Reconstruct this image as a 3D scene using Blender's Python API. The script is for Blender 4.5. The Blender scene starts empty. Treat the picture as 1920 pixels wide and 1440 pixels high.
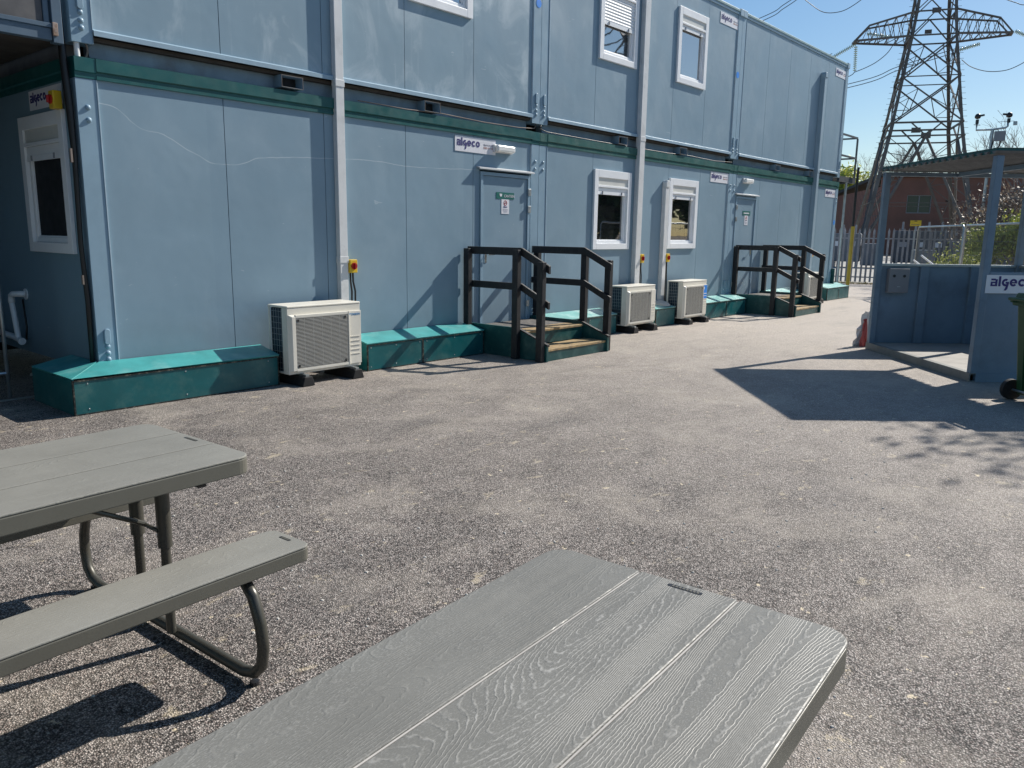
import bpy, bmesh, math, random
from mathutils import Vector, Matrix

random.seed(11)
SC = bpy.context.scene
COL = SC.collection
PI = math.pi
rad = math.radians

# ------------------------------------------------------------------ helpers
class MB:
    """collects shapes into one mesh"""
    def __init__(s):
        s.v = []; s.f = []
    def add(s, vs, fs):
        n = len(s.v); s.v += [tuple(p) for p in vs]; s.f += [tuple(n + i for i in f) for f in fs]; return s
    def box(s, x0, x1, y0, y1, z0, z1):
        return s.add([(x0, y0, z0), (x1, y0, z0), (x1, y1, z0), (x0, y1, z0), (x0, y0, z1), (x1, y0, z1), (x1, y1, z1), (x0, y1, z1)],
                     [(0, 3, 2, 1), (4, 5, 6, 7), (0, 1, 5, 4), (1, 2, 6, 5), (2, 3, 7, 6), (3, 0, 4, 7)])
    def hexa(s, p):
        return s.add(p, [(0, 3, 2, 1), (4, 5, 6, 7), (0, 1, 5, 4), (1, 2, 6, 5), (2, 3, 7, 6), (3, 0, 4, 7)])
    def quad(s, a, b, c, d):
        return s.add([a, b, c, d], [(0, 1, 2, 3)])
    def bar(s, p, q, w, h=None, up=(0, 0, 1)):
        h = h or w
        p = Vector(p); q = Vector(q); d = (q - p).normalized(); up = Vector(up)
        if abs(d.dot(up)) > .98: up = Vector((0, 1, 0))
        a = d.cross(up).normalized() * w / 2; b = a.cross(d).normalized() * h / 2
        c = [p - a - b, p + a - b, q + a - b, q - a - b, p - a + b, p + a + b, q + a + b, q - a + b]
        return s.hexa(c)
    def tube(s, pts, r, n=10, cap=True):
        pts = [Vector(p) for p in pts]; k = len(pts)
        rs = r if isinstance(r, (list, tuple)) else [r] * k
        t0 = (pts[1] - pts[0]).normalized()
        u = t0.orthogonal().normalized(); base = len(s.v)
        for i, p in enumerate(pts):
            t = (pts[min(i + 1, k - 1)] - pts[max(i - 1, 0)]).normalized()
            u = (u - t * u.dot(t))
            u = u.normalized() if u.length > 1e-6 else t.orthogonal().normalized()
            w = t.cross(u)
            for j in range(n):
                a = 2 * PI * j / n
                s.v.append(tuple(p + (u * math.cos(a) + w * math.sin(a)) * rs[i]))
        for i in range(k - 1):
            for j in range(n):
                a = base + i * n + j; b = base + i * n + (j + 1) % n
                s.f.append((a, b, b + n, a + n))
        if cap:
            s.f.append(tuple(base + j for j in reversed(range(n))))
            s.f.append(tuple(base + (k - 1) * n + j for j in range(n)))
        return s
    def prism(s, poly, fn, t0, t1):
        """poly 2D counter-clockwise; fn(a,b,t)->xyz; extruded from t0 to t1"""
        n = len(poly)
        vs = [fn(a, b, t0) for a, b in poly] + [fn(a, b, t1) for a, b in poly]
        fs = [tuple(reversed(range(n))), tuple(range(n, 2 * n))] + [(i, (i + 1) % n, n + (i + 1) % n, n + i) for i in range(n)]
        return s.add(vs, fs)
    def xz(s, poly, y0, y1):
        return s.prism(poly, lambda a, b, t: (a, t, b), y0, y1)
    def yz(s, poly, x0, x1):
        return s.prism(poly, lambda a, b, t: (t, a, b), x0, x1)
    def xy(s, poly, z0, z1):
        return s.prism(poly, lambda a, b, t: (a, b, t), z0, z1)
    def dome(s, c, nrm, r, h=.5, n=12, k=4):
        c = Vector(c); nrm = Vector(nrm).normalized(); u = nrm.orthogonal().normalized(); w = nrm.cross(u); base = len(s.v)
        for i in range(k):
            a = PI / 2 * i / k
            for j in range(n):
                b = 2 * PI * j / n
                s.v.append(tuple(c + (u * math.cos(b) + w * math.sin(b)) * r * math.cos(a) + nrm * r * h * math.sin(a)))
        s.v.append(tuple(c + nrm * r * h)); top = len(s.v) - 1
        for i in range(k - 1):
            for j in range(n):
                a = base + i * n + j; b = base + i * n + (j + 1) % n
                s.f.append((a, b, b + n, a + n))
        for j in range(n):
            s.f.append((base + (k - 1) * n + j, base + (k - 1) * n + (j + 1) % n, top))
        return s
    def build(s, name, mat, parent=None, bevel=0, smooth=False, label=None, seg=2):
        me = bpy.data.meshes.new(name)
        off = wloc(parent)
        me.from_pydata([(x - off[0], y - off[1], z - off[2]) for x, y, z in s.v] if parent and parent.get('_w') else s.v, [], s.f)
        me.validate()
        bm = bmesh.new(); bm.from_mesh(me); bmesh.ops.recalc_face_normals(bm, faces=bm.faces); bm.to_mesh(me); bm.free()
        if mat: me.materials.append(mat)
        o = bpy.data.objects.new(name, me); COL.objects.link(o)
        if parent:
            o.parent = parent
            if parent.get('_w'): o['_w'] = 1
        if smooth:
            for p in me.polygons: p.use_smooth = True
            if smooth != 'all':
                m = o.modifiers.new('ws', 'EDGE_SPLIT'); m.split_angle = rad(40)
        if bevel:
            m = o.modifiers.new('bv', 'BEVEL'); m.width = bevel; m.segments = seg; m.limit_method = 'ANGLE'; m.angle_limit = rad(35)
        if label: o['label'] = label
        return o

def wloc(o):
    t = Vector((0, 0, 0))
    while o is not None:
        t += Vector(o.location); o = o.parent
    return t

def thing(name, label, cat, loc=(0, 0, 0), rz=0, group=None, world=True):
    """Empty at the thing's base; world=True: children are given in world coordinates"""
    o = bpy.data.objects.new(name, None); COL.objects.link(o); o.location = loc; o.rotation_euler = (0, 0, rz)
    o.empty_display_size = .1
    o['label'] = label; o['category'] = cat
    if group: o['group'] = group
    if world: o['_w'] = 1
    return o

def tag(o, label, cat, group=None):
    o['label'] = label; o['category'] = cat
    if group: o['group'] = group
    return o

def kids(o): return [c for c in bpy.data.objects if c.parent == o]
def copy_tree(o, parent=None):
    c = o.copy(); COL.objects.link(c); c.parent = parent
    for k in kids(o): copy_tree(k, c)
    return c

# ------------------------------------------------------------------ materials
def newmat(name):
    m = bpy.data.materials.new(name); m.use_nodes = True
    nt = m.node_tree; b = nt.nodes['Principled BSDF']
    return m, nt, b
def N(nt, t, **kw):
    n = nt.nodes.new(t)
    for k, v in kw.items(): setattr(n, k, v)
    return n
def setin(n, **kw):
    for k, v in kw.items(): n.inputs[k.replace('_', ' ')].default_value = v
def noise(nt, vec, scale, detail=3, rough=.55, dist=0):
    n = N(nt, 'ShaderNodeTexNoise'); n.inputs['Scale'].default_value = scale; n.inputs['Detail'].default_value = detail
    n.inputs['Roughness'].default_value = rough; n.inputs['Distortion'].default_value = dist
    if vec is not None: nt.links.new(vec, n.inputs['Vector'])
    return n.outputs['Fac']
def ramp(nt, fac, a, b, c0=(0, 0, 0, 1), c1=(1, 1, 1, 1)):
    n = N(nt, 'ShaderNodeValToRGB'); n.color_ramp.elements[0].position = a; n.color_ramp.elements[1].position = b
    n.color_ramp.elements[0].color = c0; n.color_ramp.elements[1].color = c1
    nt.links.new(fac, n.inputs['Fac']); return n.outputs['Color']
def mix(nt, fac, a, b, mode='MIX'):
    n = N(nt, 'ShaderNodeMix', data_type='RGBA', blend_type=mode)
    for s, v in ((n.inputs[0], fac), (n.inputs[6], a), (n.inputs[7], b)):
        if isinstance(v, bpy.types.NodeSocket): nt.links.new(v, s)
        elif isinstance(v, (tuple, list)): s.default_value = tuple(v) if len(v) == 4 else tuple(v) + (1,)
        else: s.default_value = v
    return n.outputs[2]
def math_(nt, op, a, b=None, c=None):
    n = N(nt, 'ShaderNodeMath', operation=op)
    for s, v in zip(n.inputs, (a, b, c)):
        if v is None: continue
        if isinstance(v, bpy.types.NodeSocket): nt.links.new(v, s)
        else: s.default_value = v
    return n.outputs[0]
def maprange(nt, v, a, b, c, d):
    n = N(nt, 'ShaderNodeMapRange'); nt.links.new(v, n.inputs['Value'])
    for k, x in zip(('From Min', 'From Max', 'To Min', 'To Max'), (a, b, c, d)): n.inputs[k].default_value = x
    return n.outputs[0]
def coords(nt, kind='Object', scale=(1, 1, 1)):
    if kind == 'World':
        v = N(nt, 'ShaderNodeNewGeometry').outputs['Position']
    else: v = N(nt, 'ShaderNodeTexCoord').outputs[kind]
    mp = N(nt, 'ShaderNodeMapping'); mp.inputs['Scale'].default_value = scale
    nt.links.new(v, mp.inputs['Vector']); return mp.outputs['Vector']
def bump(nt, b, h, strength, dist):
    n = N(nt, 'ShaderNodeBump'); n.inputs['Strength'].default_value = strength; n.inputs['Distance'].default_value = dist
    nt.links.new(h, n.inputs['Height']); nt.links.new(n.outputs[0], b.inputs['Normal']); return n

def M(name, c, rough=.5, metal=0, var=.12, vs=4, bs=0, bstr=.3, bdist=.001, spec=.5, dirt=None, dirt_amt=.4, ds=3, kind='World', stretch=(1, 1, 1), coat=0):
    m, nt, b = newmat(name)
    v = coords(nt, kind, stretch)
    n1 = noise(nt, v, vs, 5, .6)
    k = maprange(nt, n1, .3, .7, 1 - var, 1 + var)
    base = mix(nt, 1.0, tuple(c), (1, 1, 1), 'MULTIPLY')
    vm = N(nt, 'ShaderNodeVectorMath', operation='SCALE'); nt.links.new(base, vm.inputs[0]); nt.links.new(k, vm.inputs['Scale'])
    colr = vm.outputs[0]
    if dirt:
        n2 = noise(nt, v, ds, 6, .65)
        colr = mix(nt, maprange(nt, n2, .5, .72, 0, dirt_amt), colr, dirt)
    nt.links.new(colr, b.inputs['Base Color'])
    rr = maprange(nt, noise(nt, v, vs * 2.3, 3), .3, .7, max(.02, rough - .08), min(1, rough + .08)); nt.links.new(rr, b.inputs['Roughness'])
    b.inputs['Metallic'].default_value = metal; b.inputs['Specular IOR Level'].default_value = spec
    b.inputs['Coat Weight'].default_value = coat
    if bs: bump(nt, b, noise(nt, v, bs, 3), bstr, bdist)
    return m

def wall_mat(name, c, stain, scratch=False):
    """painted steel panels: leather-grain emboss, faint mottling, pale washed patches"""
    m, nt, b = newmat(name)
    v = coords(nt, 'World')
    geo = N(nt, 'ShaderNodeNewGeometry')
    sep = N(nt, 'ShaderNodeSeparateXYZ'); nt.links.new(geo.outputs['Position'], sep.inputs[0])
    X, Y, Z = sep.outputs
    big = noise(nt, v, .9, 4, .6)
    colr = mix(nt, maprange(nt, big, .35, .65, 0, 1), tuple(x * .96 for x in c), tuple(x * 1.035 for x in c))
    # panel to panel tone
    pan = math_(nt, 'FLOOR', math_(nt, 'DIVIDE', X, 1.141))
    wn = N(nt, 'ShaderNodeTexWhiteNoise', noise_dimensions='1D'); nt.links.new(pan, wn.inputs['W'])
    colr = mix(nt, 1.0, colr, mix(nt, wn.outputs['Value'], (.95, .96, .97), (1.04, 1.03, 1.02)), 'MULTIPLY')
    vst = coords(nt, 'World', (1, 1, .8))
    st = noise(nt, vst, 1.5, 7, .62, .7)
    colr = mix(nt, maprange(nt, st, .50, .68, 0, stain), colr, (.58, .68, .74))
    run = noise(nt, coords(nt, 'World', (9, 9, .5)), 1.6, 4, .6)
    colr = mix(nt, maprange(nt, run, .60, .78, 0, stain * .6), colr, (.56, .65, .70))
    # grime rising from the ground and scuffs
    low = maprange(nt, math_(nt, 'ADD', Z, math_(nt, 'MULTIPLY', noise(nt, v, 2.5, 5), .9)), .65, 1.25, .38, 0)
    colr = mix(nt, low, colr, (.16, .19, .21))
    sc_ = noise(nt, coords(nt, 'World', (1, 1, 2.5)), 7, 3, .5, 1.5)
    colr = mix(nt, maprange(nt, sc_, .735, .76, 0, .35), colr, (.55, .62, .66))
    if scratch:
        fc = N(nt, 'ShaderNodeFloatCurve'); cv = fc.mapping.curves[0]
        pts = [(0, .80), (.031, .81), (.092, .60), (.114, .515), (.138, .50), (.152, .46), (.206, .25), (.259, .137), (.34, .285), (.446, .36), (.542, .394), (.623, .41), (.718, .376), (.953, .43), (1, .43)]
        cv.points[0].location = pts[0]; cv.points[1].location = pts[-1]
        for p in pts[1:-1]: cv.points.new(*p)
        fc.mapping.update()
        nt.links.new(maprange(nt, X, 0, 5, 0, 1), fc.inputs['Value'])
        zc = maprange(nt, fc.outputs[0], 0, 1, 2.05, 2.68)
        zc = math_(nt, 'ADD', zc, math_(nt, 'MULTIPLY', math_(nt, 'SUBTRACT', noise(nt, v, 5, 2), .5), .03))
        d = math_(nt, 'ABSOLUTE', math_(nt, 'SUBTRACT', Z, zc))
        ln = maprange(nt, d, .0025, .0055, .42, 0)
        ln = math_(nt, 'MULTIPLY', ln, maprange(nt, noise(nt, v, 3.1, 2), .35, .5, .35, 1))
        ln = math_(nt, 'MULTIPLY', ln, maprange(nt, X, 4.6, 5.0, 1, 0))
        colr = mix(nt, ln, colr, (.62, .69, .72))
    nt.links.new(colr, b.inputs['Base Color'])
    nt.links.new(maprange(nt, st, .3, .7, .36, .50), b.inputs['Roughness'])
    b.inputs['Specular IOR Level'].default_value = .5
    h = noise(nt, coords(nt, 'World', (1, 1, .5)), 190, 3)
    h2 = noise(nt, coords(nt, 'World', (1, 1, 1)), 3.0, 2)
    hh = math_(nt, 'ADD', h, math_(nt, 'MULTIPLY', h2, 9))
    bump(nt, b, hh, .35, .0012)
    return m

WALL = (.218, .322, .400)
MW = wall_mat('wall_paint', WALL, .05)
MWE = wall_mat('wall_paint_end_painted_shade', (.19, .30, .375), .05)  # same paint made darker: the end wall's shade is put into the colour
MW1 = wall_mat('wall_paint_scratched', WALL, .05, True)
MWU = wall_mat('wall_paint_weathered', (.225, .332, .408), .42)
MWU2 = wall_mat('wall_paint_upper', (.216, .320, .400), .10)
MFR = M('frame_paint', (.238, .355, .445), .42, var=.06, bs=150, bstr=.15)
MFRL = M('rail_paint', (.30, .42, .51), .4, var=.08, bs=120, bstr=.15)
MGR = M('groove_dark', (.05, .09, .13), .6)
MPALE = M('pale_edge_highlight', (.50, .60, .66), .4)  # pale tone paints the bright highlight along the corner post edges
MBEAM = M('floor_beam_paint', (.20, .28, .35), .5, var=.15, dirt=(.12, .10, .08), dirt_amt=.5)
MGREEN = M('green_fascia', (.004, .088, .088), .4, var=.12, bs=90, bstr=.1, dirt=(.05, .17, .155), dirt_amt=.3, ds=5)
MGREEN2 = M('green_fascia_far', (.010, .095, .085), .45, var=.15, dirt=(.12, .2, .18), dirt_amt=.4, ds=6)
MROOFC = M('roof_capping', (.24, .36, .37), .45, var=.1, dirt=(.5, .55, .55), dirt_amt=.3, ds=6)
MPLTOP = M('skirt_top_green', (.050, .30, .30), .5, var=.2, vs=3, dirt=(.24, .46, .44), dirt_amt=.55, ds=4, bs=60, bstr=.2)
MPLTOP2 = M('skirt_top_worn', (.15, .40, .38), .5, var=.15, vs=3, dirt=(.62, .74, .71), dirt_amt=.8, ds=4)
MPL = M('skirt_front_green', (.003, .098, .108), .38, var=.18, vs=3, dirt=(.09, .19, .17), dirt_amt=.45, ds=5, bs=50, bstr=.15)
MPLE = M('skirt_edge', (.006, .010, .010), .6, var=.4, vs=20, dirt=(.35, .33, .25), dirt_amt=.5, ds=26)
MBLK = M('black_timber', (.012, .013, .016), .55, var=.3, vs=8, stretch=(4, 4, 1), bs=120, bstr=.4, dirt=(.05, .05, .05), dirt_amt=.4, ds=9)
MTREAD = M('tread_timber', (.36, .25, .12), .7, var=.35, vs=9, stretch=(1, 5, 1), dirt=(.08, .08, .08), dirt_amt=.85, ds=7)
MSTEPG = M('step_green', (.004, .068, .070), .4, var=.18, dirt=(.12, .2, .18), dirt_amt=.4, ds=8)
MWHITE = M('white_upvc', (.84, .86, .88), .45, var=.03)
MWHITED = M('shutter_box_cream', (.66, .66, .62), .4, var=.04)
MTRUNK = M('trunking_white', (.70, .71, .71), .35, var=.05, dirt=(.42, .43, .42), dirt_amt=.4, ds=6)
MTRUNKB = M('trunking_blue_grey', (.30, .40, .47), .4, var=.06)
MAC = M('air_unit_casing', (.75, .715, .625), .4, var=.04, dirt=(.52, .50, .43), dirt_amt=.35, ds=8)
MACG = M('air_unit_slat', (.50, .49, .45), .45, var=.05)
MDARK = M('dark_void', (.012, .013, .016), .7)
MCOIL = M('coil_fins', (.03, .05, .07), .35, metal=.6, bs=0)
MRUB = M('rubber', (.012, .012, .013), .7, var=.3, vs=14, bs=40, bstr=.3)
MYEL = M('yellow_plastic', (.75, .50, .03), .35, var=.08)
MRED = M('red_plastic', (.42, .012, .012), .35, var=.1)
MCABLE = M('black_cable', (.012, .012, .013), .45)
MPVC = M('white_pvc', (.84, .86, .88), .35, var=.05)
MSIGN = M('sign_white', (.78, .78, .82), .4, var=.02)
MLOGO = M('sign_navy', (.030, .022, .16), .5, var=.02)
MTXT = M('sign_small_text', (.25, .25, .32), .6, var=.02)
MTXTR = M('sign_small_text_warm', (.50, .28, .25), .6, var=.02)
MSIGNG = M('sign_green', (.008, .14, .12), .4, var=.03)
MBLUEDOT = M('blue_dot_sticker', (.01, .24, .78), .5, var=.03)
MDAIK = M('badge_blue', (.01, .22, .52), .4, var=.02)
MLAMP = M('lamp_diffuser', (.85, .85, .82), .25, var=.02)
MSTEEL = M('galvanised', (.40, .43, .44), .38, metal=.75, var=.2, vs=9)
MCHROME = M('bright_metal', (.7, .7, .7), .2, metal=1, var=.03)
MRUST = M('rusty_bracket', (.28, .19, .14), .8, var=.4, vs=30, dirt=(.45, .42, .40), dirt_amt=.7, ds=22)
MPLY = M('weathered_ply', (.10, .10, .105), .7, var=.2, dirt=(.17, .16, .15), dirt_amt=.6, ds=2)
MSOFFIT = M('soffit_timber', (.06, .05, .04), .8, var=.3, dirt=(.03, .03, .03), dirt_amt=.7)

def glass_mat(name, tint, rough=.02):
    m, nt, b = newmat(name)
    v = coords(nt, 'World')
    setin(b, Base_Color=tuple(tint) + (1,), Roughness=rough, IOR=3.2)
    b.inputs['Specular IOR Level'].default_value = .5
    bump(nt, b, noise(nt, v, 1.6, 2), .22, .006)
    return m
MGLASS = glass_mat('window_glass', (.012, .014, .016))
MGLASSI = glass_mat('window_glass_dim', (.055, .075, .05), .3); MGLASSI.node_tree.nodes['Principled BSDF'].inputs['IOR'].default_value = 1.5
MGLASSU = glass_mat('window_glass_upper', (.012, .016, .02)); MGLASSU.node_tree.nodes['Principled BSDF'].inputs['IOR'].default_value = 5.5

def asphalt():
    m, nt, b = newmat('asphalt')
    v = coords(nt, 'World')
    def voro(scale, feat='F1', out='Color'):
        n = N(nt, 'ShaderNodeTexVoronoi', feature=feat); n.inputs['Scale'].default_value = scale; nt.links.new(v, n.inputs['Vector']); return n
    vo = voro(158); cs = N(nt, 'ShaderNodeSeparateColor'); nt.links.new(vo.outputs['Color'], cs.inputs[0])
    stone = cs.outputs[0]; hue = cs.outputs[1]
    dist = vo.outputs['Distance']
    vo2 = voro(60); cs2 = N(nt, 'ShaderNodeSeparateColor'); nt.links.new(vo2.outputs['Color'], cs2.inputs[0])
    val = math_(nt, 'ADD', math_(nt, 'MULTIPLY', math_(nt, 'POWER', stone, 2.1), .74), math_(nt, 'MULTIPLY', cs2.outputs[0], .26))
    colr = ramp(nt, val, .0, .95, (.034, .032, .031, 1), (.82, .74, .675, 1))
    colr = mix(nt, maprange(nt, hue, .62, 1, 0, .4), colr, (.50, .36, .32))
    edge = maprange(nt, dist, .28, .75, 1, .14)
    vm = N(nt, 'ShaderNodeVectorMath', operation='SCALE'); nt.links.new(colr, vm.inputs[0]); nt.links.new(edge, vm.inputs['Scale']); colr = vm.outputs[0]
    sep = N(nt, 'ShaderNodeSeparateXYZ'); nt.links.new(v, sep.inputs[0])
    # laying lanes, roller patches and dust
    big = noise(nt, coords(nt, 'World', (.45, 1.5, 1)), .6, 5, .6, .8)
    med = noise(nt, coords(nt, 'World', (1, 1.5, 1)), 1.9, 6, .68, .5)
    fine = noise(nt, v, 9, 4, .65)
    tone = math_(nt, 'ADD', math_(nt, 'ADD', math_(nt, 'MULTIPLY', big, .45), math_(nt, 'MULTIPLY', med, .40)), math_(nt, 'MULTIPLY', fine, .15))
    vm = N(nt, 'ShaderNodeVectorMath', operation='SCALE'); nt.links.new(colr, vm.inputs[0])
    nt.links.new(maprange(nt, tone, .37, .63, .70, 1.08), vm.inputs['Scale']); colr = vm.outputs[0]
    dust = math_(nt, 'ADD', sep.outputs[0], math_(nt, 'MULTIPLY', med, 6))
    colr = mix(nt, maprange(nt, dust, 2.8, 13.5, 0, .75), colr, (.57, .505, .44))
    colr = mix(nt, maprange(nt, noise(nt, v, .9, 6, .72, .4), .50, .70, 0, .5), colr, (.48, .425, .36))
    # pale clay splashes and crumbs
    sp = noise(nt, coords(nt, 'World', (1, 1.5, 1)), 3.6, 6, .75, .3)
    colr = mix(nt, maprange(nt, sp, .605, .66, 0, .5), colr, (.66, .56, .40))
    sp2 = noise(nt, coords(nt, 'World', (1, 1, 1)), 13, 3, .6)
    colr = mix(nt, maprange(nt, sp2, .68, .71, 0, .85), colr, (.78, .66, .47))
    # darker sealed streaks
    lane = noise(nt, coords(nt, 'World', (.3, 1.1, 1)), 1.15, 5, .65, 1.2)
    colr = mix(nt, maprange(nt, lane, .55, .70, 0, .25), colr, (.11, .104, .104))
    nt.links.new(colr, b.inputs['Base Color'])
    nt.links.new(maprange(nt, stone, 0, 1, .82, .58), b.inputs['Roughness'])
    b.inputs['Specular IOR Level'].default_value = .35
    hgt = math_(nt, 'ADD', maprange(nt, dist, 0, .8, 1, 0), math_(nt, 'MULTIPLY', stone, .6))
    bump(nt, b, hgt, .9, .004)
    return m
MASPH = asphalt()

def table_mat(name, base, light, strength):
    m, nt, b = newmat(name)
    tc = N(nt, 'ShaderNodeTexCoord').outputs['Object']
    sep = N(nt, 'ShaderNodeSeparateXYZ'); nt.links.new(tc, sep.inputs[0]); X, Y, Z = sep.outputs
    idx = math_(nt, 'FLOOR', math_(nt, 'MULTIPLY', math_(nt, 'ADD', Y, .367), 1 / .2447))
    cmb = N(nt, 'ShaderNodeCombineXYZ')
    nt.links.new(math_(nt, 'ADD', math_(nt, 'MULTIPLY', X, .48), math_(nt, 'MULTIPLY', idx, 3.7)), cmb.inputs[0])
    nt.links.new(math_(nt, 'MULTIPLY', Y, 4.2), cmb.inputs[1]); nt.links.new(math_(nt, 'MULTIPLY', idx, 5.3), cmb.inputs[2])
    g = noise(nt, cmb.outputs[0], 1.25, 1.5, .35, .25)
    rip = noise(nt, tc, 38, 2)
    ph = math_(nt, 'ADD', math_(nt, 'MULTIPLY', g, 78), math_(nt, 'MULTIPLY', rip, 1.3))
    fr = math_(nt, 'FRACT', ph)
    line = maprange(nt, math_(nt, 'ABSOLUTE', math_(nt, 'SUBTRACT', fr, .5)), .04, .20, 1, 0)
    brk = noise(nt, coords(nt, 'Object', (1, 2.2, 1)), 60, 3, .6)
    msk = maprange(nt, brk, .40, .60, 0, 1)
    patch = maprange(nt, noise(nt, coords(nt, 'Object', (.6, 1.6, 1)), 3.4, 4, .6), .34, .58, .12, 1)
    spk = math_(nt, 'MULTIPLY', maprange(nt, noise(nt, coords(nt, 'Object', (1, 2.6, 1)), 150, 2), .52, .66, 0, .8), patch)
    ll = math_(nt, 'MULTIPLY', math_(nt, 'MULTIPLY', line, msk), patch)
    ll = math_(nt, 'MULTIPLY', ll, maprange(nt, idx, 1, 2, 1, .35))
    fac = math_(nt, 'MULTIPLY', math_(nt, 'MAXIMUM', ll, math_(nt, 'MULTIPLY', spk, .7)), strength)
    tone = maprange(nt, noise(nt, tc, 2.1, 5, .6), .3, .7, .86, 1.14)
    vm = N(nt, 'ShaderNodeVectorMath', operation='SCALE'); vm.inputs[0].default_value = base; nt.links.new(tone, vm.inputs['Scale'])
    colr = mix(nt, fac, vm.outputs[0], light)  # pale lines and specks paint the glossy highlights of the embossed grain
    # dusty wipe marks
    colr = mix(nt, maprange(nt, noise(nt, coords(nt, 'Object', (.8, 1, 1)), 2.2, 6, .6, .8), .52, .75, 0, .25), colr, (.27, .28, .26))
    nt.links.new(colr, b.inputs['Base Color'])
    nt.links.new(maprange(nt, brk, .3, .7, .38, .55), b.inputs['Roughness'])
    b.inputs['Specular IOR Level'].default_value = .3
    hh = math_(nt, 'ADD', math_(nt, 'MULTIPLY', line, 1), math_(nt, 'MULTIPLY', brk, .6))
    bump(nt, b, hh, .5, .0009)
    return m
MTABLE = table_mat('table_plastic', (.195, .192, .174), (.52, .51, .48), .52)
MTABLE2 = table_mat('table_plastic_worn', (.25, .243, .215), (.31, .31, .28), .40)
MTABLEE = M('table_edge_plastic', (.125, .120, .098), .45, var=.06, bs=200, bstr=.15)
MBEAD = M('seam_highlight_pale', (.50, .47, .43), .5)  # pale colour stands in for the highlight along the plank seams
MTUBE = M('table_tube_steel', (.075, .072, .060), .36, metal=.3, var=.1)

def brick_mat():
    m, nt, b = newmat('brickwork')
    v = coords(nt, 'Object')
    br = N(nt, 'ShaderNodeTexBrick'); nt.links.new(v, br.inputs['Vector'])
    br.inputs['Scale'].default_value = 1; br.inputs['Brick Width'].default_value = .9; br.inputs['Row Height'].default_value = .3; br.inputs['Mortar Size'].default_value = .03
    br.inputs['Color1'].default_value = (.44, .20, .145, 1); br.inputs['Color2'].default_value = (.35, .155, .112, 1); br.inputs['Mortar'].default_value = (.17, .09, .07, 1)
    colr = mix(nt, maprange(nt, noise(nt, v, .5, 5), .35, .65, 0, .5), br.outputs['Color'], (.28, .13, .10))
    nt.links.new(colr, b.inputs['Base Color']); b.inputs['Roughness'].default_value = .9
    bump(nt, b, br.outputs['Fac'], -.4, .01)
    return m
MBRICK = brick_mat()
def leaf_mat(name, c1, c2, trans=.35):
    m, nt, b = newmat(name)
    gi = N(nt, 'ShaderNodeNewGeometry')
    colr = mix(nt, gi.outputs['Random Per Island'], c1, c2)
    nt.links.new(colr, b.inputs['Base Color']); b.inputs['Roughness'].default_value = .55
    tr = N(nt, 'ShaderNodeBsdfTranslucent'); nt.links.new(colr, tr.inputs['Color'])
    mx = N(nt, 'ShaderNodeMixShader'); mx.inputs[0].default_value = trans
    out = nt.nodes['Material Output']; nt.links.new(b.outputs[0], mx.inputs[1]); nt.links.new(tr.outputs[0], mx.inputs[2]); nt.links.new(mx.outputs[0], out.inputs[0])
    return m
MLEAFY = leaf_mat('leaf_yellow_green', (.26, .32, .04), (.56, .56, .12))
MLEAFG = leaf_mat('leaf_green', (.025, .055, .014), (.07, .11, .03))
MLEAFB = leaf_mat('leaf_brown', (.13, .085, .055), (.30, .24, .18), .2)
MBARK = M('bark', (.12, .095, .075), .85, var=.3, vs=5, bs=20, bstr=.5, bdist=.01)
MTWIG = M('twig', (.22, .18, .155), .8, var=.3)
MPYL = M('pylon_steel', (.135, .118, .105), .5, metal=.25, var=.22, vs=.8, dirt=(.20, .15, .12), dirt_amt=.4, ds=1.2)
MPYLB = M('pylon_brace_steel', (.12, .108, .10), .5, metal=.3, var=.2, vs=1)
MINS = M('insulator_glass', (.55, .68, .60), .2, var=.08, spec=.8)
MWIRE = M('conductor', (.10, .11, .12), .5, metal=.4)
MPAL = M('palisade_steel', (.31, .31, .33), .5, metal=.1, var=.25, vs=2, dirt=(.12, .10, .10), dirt_amt=.5)
MCONCY = M('yard_concrete', (.36, .345, .31), .9, var=.2, vs=.6, dirt=(.24, .22, .18), dirt_amt=.5, ds=1)
MCONC = M('pale_concrete', (.52, .50, .46), .9, var=.15, vs=1.2, dirt=(.35, .32, .27), dirt_amt=.5, ds=2)
MSHEL = M('shelter_blue', (.16, .235, .31), .45, var=.12, vs=2, dirt=(.09, .12, .15), dirt_amt=.5, ds=3, bs=100, bstr=.1)
MSHELF = M('shelter_floor', (.38, .36, .33), .8, var=.2, vs=3, dirt=(.2, .19, .17), dirt_amt=.5)
MSHELB = M('shelter_base_steel', (.20, .21, .205), .6, var=.15, dirt=(.13, .11, .09), dirt_amt=.6, ds=7)
MSHELR = M('shelter_roof_underside', (.15, .155, .158), .55, var=.2, vs=2, stretch=(1, 6, 1))
MBIN = M('bin_green', (.02, .085, .03), .42, var=.12, vs=5)
MGREYBOX = M('grey_box', (.22, .23, .25), .4, var=.05)
MEARTH = M('earth', (.17, .13, .09), .95, var=.3, vs=2, bs=6, bstr=.5, bdist=.02)
MCLOTH = M('red_white_sheet', (.62, .58, .57), .5, var=.1)
MBLACKG = M('camera_black', (.02, .02, .022), .35)

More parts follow.
